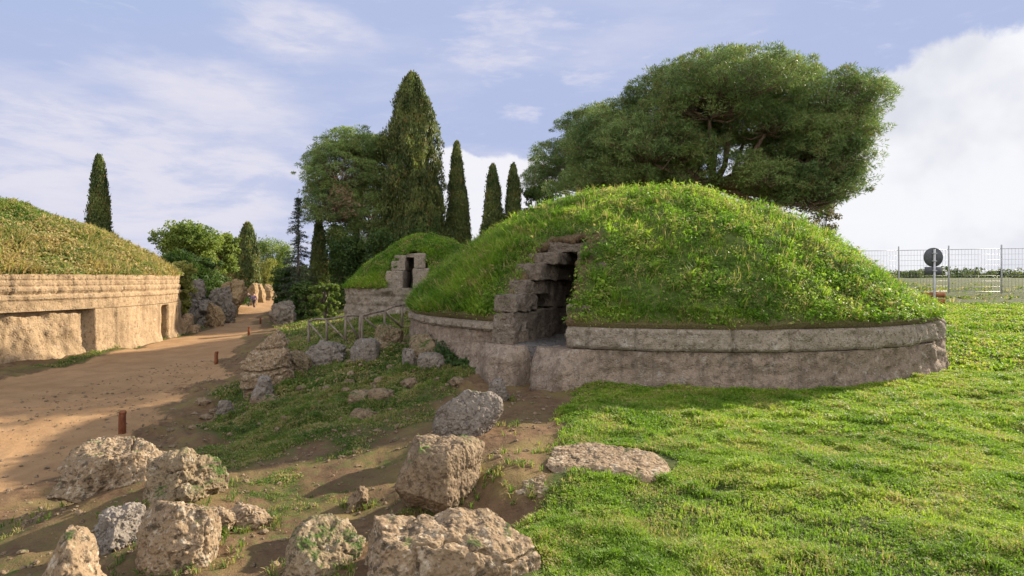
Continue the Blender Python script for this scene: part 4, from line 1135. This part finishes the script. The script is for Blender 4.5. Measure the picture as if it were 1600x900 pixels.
broad(655, 380, 40, 34, 47, 'dark bush between the tallest cypress and the small tomb dome', 71, 'bush', puffs=110, leaf=.2, name='bush', cat='bush', group='shrubs', trunk=False)
broad(508, 452, 28, 10, 34, 'low leafy bush on the bank above the wooden fence', 72, 'broad', puffs=50, leaf=.13, name='shrub', cat='shrub', group='shrubs', trunk=False)
broad(472, 455, 26, 16, 40, 'low dark bush below the sparse spruce', 73, 'bush', puffs=60, leaf=.15, name='bush', cat='bush', group='shrubs', trunk=False)
broad(525, 385, 16, 40, 52, 'narrow dark shrub right of the small pointed cypress', 76, 'bush', puffs=70, leaf=.2, name='bush', cat='bush', group='shrubs', trunk=False)
broad(1285, 342, 30, 34, 44, 'thin brownish shrub at the right end of the huge pine', 74, 'shrub_brown', puffs=60, pr=.45, nper=40, leaf=.16, name='shrub', cat='shrub', group='shrubs', trunk=False, stem=.06)
broad(840, 306, 40, 20, 50, 'low dark bush on the skyline under the lower pine', 75, 'bush', puffs=70, leaf=.2, name='bush', cat='bush', group='shrubs', trunk=False)
def ivy():
    rg = np.random.default_rng(21); n = 5200
    tri = np.array([(686, 528), (716, 556), (772, 614), (700, 606), (676, 592)], float)
    w = rg.dirichlet([.7] * 5, n); q = w @ tri
    dx = (q[:, 0] - 800) / F; dv = np.stack([dx, np.ones(n)], 1); ln = np.linalg.norm(dv, axis=1); dv /= ln[:, None]
    b_ = dv @ MC; t = b_ - np.sqrt(np.maximum(b_ ** 2 - MC @ MC + (MR + .05) ** 2, 0)); pt = dv * t[:, None]
    z = EYE - (q[:, 1] - 435) / F * pt[:, 1]
    nr_ = np.column_stack([pt - MC, np.zeros(n)]); nr_ /= np.linalg.norm(nr_, axis=1)[:, None]
    p = np.column_stack([pt, np.maximum(z, T(pt[:, 0], pt[:, 1]) + .02)]) + nr_ * (rg.uniform(0, 1, n) ** 2 * .16 + .02)[:, None]
    p += rg.normal(0, .02, p.shape)
    b0 = p[np.argmin(p[:, 2])]; o = empty('ivy_plant', tuple(b0), 'green ivy growing against the tomb wall behind the three blocks', 'plant')
    m = MB(); V, Q = leaves(p - b0, nr_ + np.array([0, 0, .3]), .07, .5, .75); m.add(V, Q); m.build('foliage', M['bush'], o, smooth=False)
    m = MB()
    for i in range(6):
        e = p[rg.integers(n)] - b0; m.tube([(0, 0, -.05), e * .5 + rg.normal(0, .03, 3), e], [.012, .009, .004], 5)
    m.build('stems', M['bark_grey'], o)
ivy()

# a far grassy mound and the wood on the horizon
CM = np.array([-43.5, 85.0]); fnm = simple_dome(CM, 5.6, 4.6, 1.7, 0.5, 701, .3)
gm = empty('grassy_mound', (CM[0], CM[1], 0), 'dry yellow grassy mound beyond the dark overgrown mound', 'mound'); locm = np.array([CM[0], CM[1], 0])
dome_mesh(CM, 5.6, fnm, 'earth_dome', 'mound', gm, locm, 80, 24)
grass_on(CM, 5.6, fnm, 14000, 45, .3, .07, 'dry_grass', gm, locm, .14, 3)
def woods():
    rg = np.random.default_rng(9); n = 1300
    px = rg.uniform(-150, 620, n); d = rg.uniform(105, 150, n)
    x = (px - 800) / F * d
    top = 3.2 + 2.6 * fbm2(x, d * .2, .08, 3, 3)
    z = T(x, d, False) + rg.uniform(0, 1, n) ** .6 * np.maximum(top, 1.2)
    V, Q = tufts(np.stack([x, d, z], 1), rg.uniform(.9, 1.8, n), 34, .75, .8, .9, .6, .3, 4)
    m = MB(); m.add(V, Q); o = m.build('distant_wood', M['woods'], None, False)
    tag(o, 'far-off line of green woodland closing the horizon at left', 'woodland'); o['kind'] = 'stuff'
woods()
def hedge():
    rg = np.random.default_rng(19); n = 420
    px = rg.uniform(1380, 1800, n); d = rg.uniform(120, 150, n); x = (px - 800) / F * d
    z = T(x, d, False) + rg.uniform(0, 1, n) * np.maximum(.4, 1.3 + 1.6 * fbm2(x, d, .05, 3, 4))
    V, Q = tufts(np.stack([x, d, z], 1), rg.uniform(.6, 1.3, n), 30, .6, .8, .9, .6, .3, 5)
    m = MB(); m.add(V, Q); o = m.build('distant_hedge', M['woods'], None, False)
    tag(o, 'low far-off scrub line behind the wire fence at right', 'woodland'); o['kind'] = 'stuff'
hedge()

# ------------------------------------------------------------------ timber fence, posts, sign, wire fence
def rail_fence(name, posts, label, top=.93, seed=0):
    o = empty(name, tuple(posts[0]), label, 'fence'); b = np.array(posts[0]); rg = np.random.default_rng(seed)
    tops = []
    for p in posts:
        p = np.array(p) - b; m = MB()
        t = p + np.array([rg.normal(0, .02), rg.normal(0, .02), top])
        m.tube([p - [0, 0, .25], (p + t) / 2 + rg.normal(0, .012, 3), t], [.05, .045, .042], 8, .08); m.build('post', M['wood'], o); tops.append((p, t))
    for (p, t), (p2, t2) in zip(tops, tops[1:]):
        m = MB(); m.tube([t - [0, 0, .03], (t + t2) / 2 + rg.normal(0, .02, 3), t2 - [0, 0, .03]], [.042, .045, .038], 8, .08); m.build('top_rail', M['wood'], o)
        m = MB(); m.tube([t - [0, 0, .06], p2 + [0, 0, .06]], [.036, .036], 8, .08); m.build('brace', M['wood'], o)
    return o
def gp(px, d): x = (px - 800) / F * d; return (x, d, TZ(x, d))
rail_fence('wooden_fence', [gp(482, 21.0), gp(510, 20.6), gp(540, 20.2), gp(562, 20.4)], 'rustic pole fence of weathered wood with diagonal braces on the bank', .93, 1)
rail_fence('wooden_fence', [gp(566, 20.0), gp(600, 20.6), gp(628, 21.4)], 'greyed pole handrail climbing right towards the large tomb', .95, 2)
for px, pyb, d_, lab in ((191, 675, 11.2, 'nearest short red-brown wooden post beside the dirt path'),
                         (338, 570, 20.7, 'second short wooden post, at the shaded edge of the path'),
                         (389, 528, 30.0, 'third short wooden post, left of the tall tufa stump'),
                         (407, 505, 40.0, 'farthest short wooden post along the path')):
    x, y, z = gp(px, d_)
    o = empty('wooden_post', (x, y, z), lab, 'post', 'posts along the path')
    m = MB(); m.tube([(0, 0, -.2), (0, 0, .36), (.01, 0, .40)], [.068, .062, .06], 12, .02); m.build('shaft', M['wood_red'], o)
    m = MB(); m.tube([(.01, 0, .395), (.01, 0, .43), (.01, 0, .45)], [.064, .064, .05], 12); m.build('cap', M['wood_red'], o)

def box(m, c, s):
    c = np.array(c, float); s = np.array(s, float) / 2
    v = [c + s * np.array([a, b, e]) for a in (-1, 1) for b in (-1, 1) for e in (-1, 1)]
    m.add(v, [[0, 1, 3, 2], [4, 6, 7, 5], [0, 4, 5, 1], [2, 3, 7, 6], [0, 2, 6, 4], [1, 5, 7, 3]])
# road sign seen from behind
sx, sy = (1460 - 800) / F * 18.0, 18.0; sz = TZ(sx, sy)
o = empty('road_sign', (sx, sy, sz), 'round grey road sign seen from behind with a small plate below', 'sign')
zc = EYE + 33 / F * 18 - sz
m = MB(); m.tube([(0, 0, -.2), (0, 0, zc + .25)], [.03, .03], 12); m.build('pole', M['metal'], o)
m = MB(); m.tube([(0, .034, zc), (0, .06, zc)], [.30, .30], 40); dsk = m.build('disc', M['sign_back'], o)
m = MB(); box(m, (0, .046, zc - .42), (.54, .024, .24)); m.build('plate', M['sign_back'], o)
for h in (zc + .12, zc - .12, zc - .42):
    m = MB(); box(m, (0, .0, h), (.12, .075, .035)); m.build('bracket', M['metal'], o)
# wire mesh fence on the right
def wire_fence():
    P0 = np.array([17.5, 40.0]); P1 = np.array([42.0, 30.0]); n = 11
    pts = [P0 + (P1 - P0) * t for t in np.linspace(0, 1, n)]
    zs_ = [TZ(*p) for p in pts]
    b = np.array([pts[0][0], pts[0][1], zs_[0]])
    o = empty('wire_fence', tuple(b), 'tall grey wire mesh fence on posts along the skyline at right', 'fence')
    top = 3.85
    for p, z in zip(pts, zs_):
        m = MB(); q = np.array([p[0], p[1], z]) - b
        m.tube([q - [0, 0, .3], q + [0, 0, top - z + .25]], [.045, .045], 8); m.build('post', M['metal'], o)
    m = MB()
    for p, z, p2, z2 in zip(pts, zs_, pts[1:], zs_[1:]):
        A = np.array([p[0], p[1], 0]) - b; B = np.array([p2[0], p2[1], 0]) - b
        for t in np.linspace(0, 1, 9):
            m.tube([A + [0, 0, z + .1 + (top - z - .1) * t], B + [0, 0, z2 + .1 + (top - z2 - .1) * t]], [.018 if t in (0, 1) else .007] * 2, 4)
        for t in np.linspace(0, 1, 17)[1:-1]:
            q = A * (1 - t) + B * t; zz = z * (1 - t) + z2 * t
            m.tube([q + [0, 0, zz + .1], q + [0, 0, top]], [.007, .007], 4)
    m.build('wire_mesh', M['mesh_wire'], o)
wire_fence()
# low timber frame by the sign
fx, fy = (1448 - 800) / F * 22, 22.0; fz = TZ(fx, fy); tz = EYE - 22 / F * 22 - fz
o = empty('timber_barrier', (fx, fy, fz), 'low brown timber barrier beside the round sign pole', 'barrier')
for s in (-.2, .2):
    m = MB(); box(m, (s, 0, tz / 2 - .1), (.1, .1, tz + .2)); m.build('post', M['wood_red'], o)
m = MB(); box(m, (.0, -.07, tz - .10), (1.3, .04, .18)); m.build('board', M['wood_red'], o)
m = MB(); box(m, (.0, -.07, tz - .34), (1.3, .04, .18)); m.build('board', M['wood_red'], o)

# ------------------------------------------------------------------ people on the far path
def skinned(name, joints, edges, mat, parent, sub=1):
    me = bpy.data.meshes.new(name); me.from_pydata([j[0] for j in joints], edges, [])
    o = bpy.data.objects.new(name, me); COL.objects.link(o)
    sk = o.modifiers.new('s', 'SKIN'); sk.use_smooth_shade = True
    for i, j in enumerate(joints):
        r = j[1]; me.skin_vertices[0].data[i].radius = (r, r) if not isinstance(r, tuple) else r
    me.skin_vertices[0].data[0].use_root = True
    if sub: o.modifiers.new('d', 'SUBSURF').render_levels = sub; o.modifiers['d'].levels = sub
    dg = bpy.context.evaluated_depsgraph_get(); dg.update()
    me2 = bpy.data.meshes.new_from_object(o.evaluated_get(dg)); bpy.data.objects.remove(o)
    me2.materials.clear()
    return link(name, me2, M[mat], parent)
def person(px, d, rot, label, jacket, seed):
    x, y, z = gp(px, d); s = 1.0
    o = empty('person', (x, y, z), label, 'person', 'people walking on the path'); o.rotation_euler[2] = rot
    st = .16
    J = [((0, 0, .95), .135), ((0, 0, 1.15), .125), ((0, 0, 1.36), .15), ((0, .01, 1.47), .06), ((0, .02, 1.56), (.075, .085)), ((0, .03, 1.68), (.07, .085)),
         ((-.10, 0, .90), .09), ((-.11, st, .50), .062), ((-.11, st * 1.1, .09), .042), ((-.11, st * 1.1 + .14, .04), .038),
         ((.10, 0, .90), .09), ((.11, -st * .4, .50), .062), ((.11, -st * 1.7, .12), .042), ((.11, -st * 1.7 + .13, .04), .038),
         ((-.19, 0, 1.38), .058), ((-.25, -.08, 1.12), .046), ((-.25, .03, .88), .036), ((-.25, .07, .80), .035),
         ((.19, 0, 1.38), .058), ((.25, .06, 1.12), .046), ((.25, .14, .90), .036), ((.25, .17, .82), .035), ((0, .12, 1.60), .018)]
    E = [(0, 1), (1, 2), (2, 3), (3, 4), (4, 5), (0, 6), (6, 7), (7, 8), (8, 9), (0, 10), (10, 11), (11, 12), (12, 13), (2, 14), (14, 15), (15, 16), (16, 17), (2, 18), (18, 19), (19, 20), (20, 21), (4, 22)]
    skinned('body', J, E, 'skin', o)
    g = 1.16
    jk = [0, 1, 2, 14, 15, 16, 18, 19, 20]
    mp = {a: i for i, a in enumerate(jk)}
    skinned('jacket', [(J[a][0], J[a][1] * g if a not in (0,) else .165) for a in jk], [(mp[a], mp[b]) for a, b in E if a in mp and b in mp], jacket, o)
    tr = [0, 6, 7, 8, 10, 11, 12]; mp = {a: i for i, a in enumerate(tr)}
    skinned('trousers', [(J[a][0], J[a][1] * 1.14) for a in tr], [(mp[a], mp[b]) for a, b in E if a in mp and b in mp], 'cloth_trouser', o)
    for a, b in ((8, 9), (12, 13)):
        skinned('shoe', [(tuple(np.array(J[a][0]) - [0, .02, .03]), .052), (J[b][0], .045)], [(0, 1)], 'shoe', o)
    p, f = rock_shape((.185, .215, .23), seed, 3, 2.1, 0, .02, .004)
    link('hair', mesh('hair', p * np.array([1, 1, .9]) + np.array([0, -.012, 1.675]), f), M['hair'], o)
    for sx_ in (-.032, .032):
        p, f = rock_shape((.022, .014, .016), 1, 2, 2, 0, 0, 0)
        link('eye', mesh('eye', p + np.array([sx_, .112, 1.63]), f), M['hair'], o)
person(397, 60, math.pi - .3, 'person in a purple jacket walking towards the camera on the path', 'cloth_purple', 3)
person(388, 63, math.pi, 'person in dark clothes a little behind the purple jacket on the path', 'cloth_navy', 4)

# ------------------------------------------------------------------ ground cover
def lawn():
    m = MB()
    # near to far, coarser and coarser
    for (y0, y1, n, h, w, nb, sd) in ((2.4, 5.0, 62000, .045, .0075, 3, 1), (5.0, 7.5, 62000, .050, .010, 3, 2), (7.5, 12.5, 80000, .060, .014, 3, 3), (12.5, 26, 40000, .08, .03, 3, 4)):
        f = lambda x, y: lawnmask(x, y) * (1 - dirtmask(x, y)) * (np.abs(x) < y * .98 + .8)
        x, y = scatter(n, f, (-.5, y1 * 1.0 + .6, y0, y1), 800 + sd)
        k = clear(x, y); x, y = x[k], y[k]
        z = T(x, y); p = np.stack([x, y, z], 1); nr_ = np.tile([0, 0, 1.0], (len(p), 1))
        tall = sstep(-.3, .7, fbm2(x, y, 1.7, 3, 81)) * .7 + 1.1 * sstep(.1, .6, fbm2(x, y, 4.5, 3, 85)) + .2
        V, Q, Tt = blades(p, nr_, h * (.45 + .9 * tall), w, .8, nb, w * 3.0, .45); m.add(V, Q, Tt)
        b = np.repeat(p, 3, 0); tl = np.repeat(tall, 3)
        off = RNG.normal(0, w * 2.6, b.shape); off[:, 2] = RNG.uniform(.005, h * .75, len(b)) * (.4 + tl)
        V, Q = leaves(b + off, np.tile([0, 0, 1.0], (len(b), 1)), w * 2.1, .45, .75); m.add(V, Q)
    o = m.build('lawn_grass', M['lawn'], None, smooth=False)
    tag(o, 'bright short clover grass covering the ground before the large tomb', 'grass'); o['kind'] = 'stuff'
lawn()
def bank_grass():
    m = MB()
    def f(x, y):
        g = greenmask(x, y)
        return sstep(.45, .85, g) * (1 - lawnmask(x, y)) * (1 - sandmask(x, y)) * (1 - dirtmask(x, y)) * (np.abs(x) < y * .98 + .8)
    for (y0, y1, n, h, w, nb, sd, x0) in ((3.2, 7, 60000, .035, .0075, 3, 1, -6), (7, 13, 90000, .05, .013, 3, 2, -9), (13, 26, 90000, .09, .028, 3, 3, -19), (26, 60, 60000, .16, .06, 3, 4, -35)):
        x, y = scatter(n, f, (x0, 1.5 if y1 < 20 else (4 if y1 < 30 else 40), y0, y1), 900 + sd)
        k = clear(x, y); x, y = x[k], y[k]
        p = np.stack([x, y, T(x, y)], 1)
        tall = sstep(-.2, .8, fbm2(x, y, 1.1, 3, 83)) + .2
        V, Q, Tt = blades(p, np.tile([0, 0, 1.0], (len(p), 1)), h * (.5 + tall), w, .8, nb, w * 3, .4); m.add(V, Q, Tt)
        b = np.repeat(p, 2, 0); off = RNG.normal(0, w * 3, b.shape); off[:, 2] = RNG.uniform(.003, h * .6, len(b))
        V, Q = leaves(b + off, np.tile([0, 0, 1.0], (len(b), 1)), w * 2.2, .45, .75); m.add(V, Q)
    for cx, cy, r in NOGROW:
        if cy > 16 or r < .05: continue
        k = int(20 + 60 * r); a = RNG.uniform(0, 6.283, k); rr = r * RNG.uniform(1.0, 1.9, k)
        x = cx + np.cos(a) * rr; y = cy + np.sin(a) * rr
        q = (fbm2(x, y, 1.7, 2, 88) > -.05) & clear(x, y); x, y = x[q], y[q]
        if not len(x): continue
        p = np.stack([x, y, T(x, y)], 1)
        V, Q, Tt = blades(p, np.tile([0, 0, 1.0], (len(p), 1)), .05 + .006 * cy, .006 + .0008 * cy, .8, 5, .03, .5); m.add(V, Q, Tt)
        b = np.repeat(p, 2, 0); off = RNG.normal(0, .025, b.shape); off[:, 2] = RNG.uniform(.005, .05, len(b))
        V, Q = leaves(b + off, np.tile([0, 0, 1.0], (len(b), 1)), .022 + .001 * cy, .5, .7); m.add(V, Q)
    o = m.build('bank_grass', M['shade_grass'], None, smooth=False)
    tag(o, 'sparse dull green grass and weeds on the shaded bank and soil', 'grass'); o['kind'] = 'stuff'
bank_grass()
def clods():
    rg = np.random.default_rng(77); d, f = icosphere(1); m = MB()
    for (n, box_, s0, s1) in ((1500, (-6.5, .6, 4.2, 9.5), .008, .035), (700, (-7, 1, 8, 14), .012, .06), (420, (-12, -1, 10, 24), .03, .16), (2600, (-13, -5, 7, 22), .008, .036)):
        x = rg.uniform(box_[0], box_[1], n); y = rg.uniform(box_[2], box_[3], n); k = (lawnmask(x, y) < .3) & ((sandmask(x, y) < .4) | (s1 < .04)) & clear(x, y); x, y = x[k], y[k]
        z = T(x, y); s = s0 + (s1 - s0) * rg.uniform(0, 1, len(x)) ** 4
        for a, b, c, e in zip(x, y, z, s):
            v = d * (1 + rg.normal(0, .16, (len(d), 1))) * np.array([rg.uniform(.8, 1.4), rg.uniform(.8, 1.4), rg.uniform(.5, .9)]) * e
            m.add(v + np.array([a, b, c + e * .2]), None, f)
    o = m.build('loose_clods', M['rock_earth'], None, smooth=False)
    tag(o, 'loose crumbs of earth and pebbles strewn over the bare soil', 'pebbles'); o['kind'] = 'stuff'
clods()

# ------------------------------------------------------------------ light, sky, camera
SUN_AZ, SUN_EL = math.radians(55), math.radians(24.5)     # azimuth from +Y towards +X
sv = Vector((math.sin(SUN_AZ) * math.cos(SUN_EL), math.cos(SUN_AZ) * math.cos(SUN_EL), math.sin(SUN_EL)))
L = bpy.data.lights.new('sun', 'SUN'); L.energy = 4.4; L.angle = math.radians(.53); L.color = (1, .88, .71)
so = bpy.data.objects.new('sun', L); COL.objects.link(so); so.rotation_euler = sv.to_track_quat('Z', 'Y').to_euler(); so.location = (40, 20, 40)

def build_world():
    w = bpy.data.worlds.new('World'); scene.world = w; w.use_nodes = True
    nt = w.node_tree; n = nt.nodes; l = nt.links; n.clear()
    out = n.new('ShaderNodeOutputWorld'); bg = n.new('ShaderNodeBackground'); l.new(bg.outputs[0], out.inputs[0]); bg.inputs[1].default_value = .15
    sky = n.new('ShaderNodeTexSky'); sky.sky_type = 'NISHITA'; sky.sun_disc = False
    sky.sun_elevation = SUN_EL; sky.sun_rotation = SUN_AZ; sky.altitude = 100; sky.air_density = 1.0; sky.dust_density = 1.6; sky.ozone_density = 2.5
    mn = n.new('ShaderNodeVectorMath'); mn.operation = 'MINIMUM'; l.new(sky.outputs[0], mn.inputs[0]); mn.inputs[1].default_value = (1.30, 1.46, 2.15)
    tc = n.new('ShaderNodeTexCoord'); d = tc.outputs['Generated']
    sep = n.new('ShaderNodeSeparateXYZ'); l.new(d, sep.inputs[0])
    def mth(op, a, b=None, cl=False):
        t = n.new('ShaderNodeMath'); t.operation = op; t.use_clamp = cl
        for i, x in enumerate((a, b)):
            if x is None: continue
            if isinstance(x, (int, float)): t.inputs[i].default_value = x
            else: l.new(x, t.inputs[i])
        return t.outputs[0]
    def rng(f, a, b, c=0, e=1):
        t = n.new('ShaderNodeMapRange'); t.interpolation_type = 'SMOOTHSTEP'
        l.new(f, t.inputs[0]); t.inputs[1].default_value = a; t.inputs[2].default_value = b; t.inputs[3].default_value = c; t.inputs[4].default_value = e
        return t.outputs[0]
    def noise(v, s, det, r, dist=0):
        t = n.new('ShaderNodeTexNoise'); l.new(v, t.inputs['Vector']); t.inputs['Scale'].default_value = s; t.inputs['Detail'].default_value = det
        t.inputs['Roughness'].default_value = r; t.inputs['Distortion'].default_value = dist; return t.outputs[0]
    def mix(f, a, b):
        t = n.new('ShaderNodeMix'); t.data_type = 'RGBA'
        for i, x in ((0, f), (6, a), (7, b)):
            if isinstance(x, tuple): t.inputs[i].default_value = c4(x)
            elif isinstance(x, (int, float)): t.inputs[i].default_value = x
            else: l.new(x, t.inputs[i])
        return t.outputs[2]
    # clouds lie on a high plane: project the direction on it
    zz = mth('MAXIMUM', sep.outputs['Z'], 0.0); den = mth('ADD', zz, .16)
    cx = mth('DIVIDE', sep.outputs['X'], den); cy = mth('DIVIDE', sep.outputs['Y'], den)
    cv = n.new('ShaderNodeCombineXYZ'); l.new(cx, cv.inputs[0]); l.new(cy, cv.inputs[1])
    mp = n.new('ShaderNodeMapping'); l.new(cv.outputs[0], mp.inputs[0]); mp.inputs['Rotation'].default_value = (0, 0, math.radians(12)); mp.inputs['Scale'].default_value = (.75, 1.35, 1); mp.inputs['Location'].default_value = (3.1, 1.7, 0)
    lay = noise(mp.outputs[0], 1.15, 7, .55, .3)
    low = rng(zz, .5, .02)                                    # more cloud toward the horizon
    lay = mth('ADD', lay, mth('MULTIPLY', low, .15))
    f1 = rng(lay, .54, .84)
    col = mix(.55, mn.outputs[0], VEIL)                        # thin high veil
    col = mix(mth('MULTIPLY', f1, .6), col, CLOUD)
    # soft bank low on the left and two puffs above it
    def blob(col, px, py, r0, r1, sc, amp, colr, amt, seed=0.0):
        v = Vector(((px - 800) / F, 1, (435 - py) / F)).normalized()
        dv = n.new('ShaderNodeVectorMath'); dv.operation = 'SUBTRACT'; l.new(d, dv.inputs[0]); dv.inputs[1].default_value = v
        st = n.new('ShaderNodeVectorMath'); st.operation = 'MULTIPLY'; l.new(dv.outputs[0], st.inputs[0]); st.inputs[1].default_value = (1, 1, 2.3)
        ln = n.new('ShaderNodeVectorMath'); ln.operation = 'LENGTH'; l.new(st.outputs[0], ln.inputs[0])
        of = n.new('ShaderNodeVectorMath'); of.operation = 'MULTIPLY_ADD'; l.new(d, of.inputs[0]); of.inputs[1].default_value = (1, 1, 3.6); of.inputs[2].default_value = (seed, seed, 0)
        f = mth('ADD', rng(ln.outputs['Value'], r1, r0), mth('MULTIPLY', mth('SUBTRACT', noise(of.outputs[0], sc, 6, .55, .2), .5), amp))
        inner = rng(noise(of.outputs[0], sc * 1.9, 7, .6, .3), .34, .62, .35, 1.0)
        return mix(mth('MULTIPLY', mth('MULTIPLY', rng(f, .25, .95), inner), amt), col, colr)
    col = blob(col, 240, 270, .06, .55, 4.5, 1.5, CLOUD, .9, 2.0)
    col = blob(col, 350, 140, .0, .20, 6, 1.5, CLOUD, .75, 4.0)
    col = blob(col, 450, 45, .0, .20, 6, 1.5, CLOUD, .75, 6.0)
    col = blob(col, 800, 40, .0, .16, 14, 2.6, CLOUD, .5, 8.0)
    col = blob(col, 760, 92, .0, .12, 16, 2.6, CLOUD, .5, 9.0)
    col = blob(col, 915, 122, .0, .07, 18, 2.4, CLOUD, .5, 11.0)
    col = blob(col, 817, 178, .0, .06, 18, 2.4, CLOUD, .55, 12.0)
    # wisps
    mp2 = n.new('ShaderNodeMapping'); l.new(cv.outputs[0], mp2.inputs[0]); mp2.inputs['Rotation'].default_value = (0, 0, math.radians(-28)); mp2.inputs['Scale'].default_value = (1.1, 6.0, 1)
    wi = noise(mp2.outputs[0], 1.3, 6, .6, .4)
    col = mix(mth('MULTIPLY', rng(wi, .66, .82), .55), col, WHITE)
    # brighter cloud bank towards the sun, heaped
    az = n.new('ShaderNodeVectorMath'); az.operation = 'DOT_PRODUCT'; l.new(d, az.inputs[0]); az.inputs[1].default_value = (math.sin(math.radians(43)), math.cos(math.radians(43)), .05)
    hp = noise(d, 5.5, 8, .58, .3)
    bank = mth('ADD', rng(az.outputs['Value'], .84, .985), mth('MULTIPLY', mth('SUBTRACT', hp, .5), 1.5))
    bank = mth('SUBTRACT', bank, mth('MULTIPLY', rng(zz, .16, .46), 1.0))
    fb = rng(bank, .44, .60)
    sh = noise(d, 3.2, 5, .55)
    bc = mix(rng(sh, .36, .56), BANK_D, BANK)
    col = mix(mth('MULTIPLY', fb, .92), col, bc)
    # small cumulus tops low behind the cypresses
    az2 = n.new('ShaderNodeVectorMath'); az2.operation = 'DOT_PRODUCT'; l.new(d, az2.inputs[0]); az2.inputs[1].default_value = (-.06, .985, .16)
    b2 = mth('ADD', rng(az2.outputs['Value'], .975, .999), mth('MULTIPLY', mth('SUBTRACT', noise(d, 9, 6, .55), .5), 1.6))
    b2 = mth('SUBTRACT', b2, mth('MULTIPLY', rng(zz, .15, .30), 1.2))
    col = mix(mth('MULTIPLY', rng(b2, .5, .66), .85), col, WHITE)
    # unseen bright cloud added behind the camera as fill for shaded front faces
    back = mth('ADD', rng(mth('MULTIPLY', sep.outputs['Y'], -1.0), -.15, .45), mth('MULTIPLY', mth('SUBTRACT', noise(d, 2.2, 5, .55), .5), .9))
    col = mix(mth('MULTIPLY', rng(back, .3, .7), .9), col, BACK_FILL)
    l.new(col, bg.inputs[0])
BACK_FILL = (4.1, 4.0, 4.0); CLOUD = (1.9, 1.86, 2.1); VEIL = (.93, 1.13, 1.66); WHITE = (2.3, 2.27, 2.35); BANK = (2.35, 2.35, 2.4); BANK_D = (1.75, 1.78, 1.95)
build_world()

cam = bpy.data.cameras.new('camera'); co = bpy.data.objects.new('camera', cam); COL.objects.link(co)
co.location = (0, 0, EYE); co.rotation_euler = (math.pi / 2, 0, 0)
cam.sensor_fit = 'HORIZONTAL'; cam.sensor_width = 36; cam.lens = 36 * F / 1600; cam.shift_y = -15 / 1600
cam.clip_start = .05; cam.clip_end = 3000
scene.camera = co
scene.render.engine = 'CYCLES'
scene.cycles.use_denoising = True
scene.cycles.max_bounces = 6; scene.cycles.diffuse_bounces = 3; scene.cycles.glossy_bounces = 2; scene.cycles.transmission_bounces = 4; scene.cycles.transparent_max_bounces = 4
scene.cycles.sample_clamp_indirect = 6
scene.view_settings.view_transform = 'Standard'; scene.view_settings.look = 'None'
scene.view_settings.exposure = 1.47; scene.view_settings.gamma = 1.0; scene.view_settings.use_curve_mapping = False
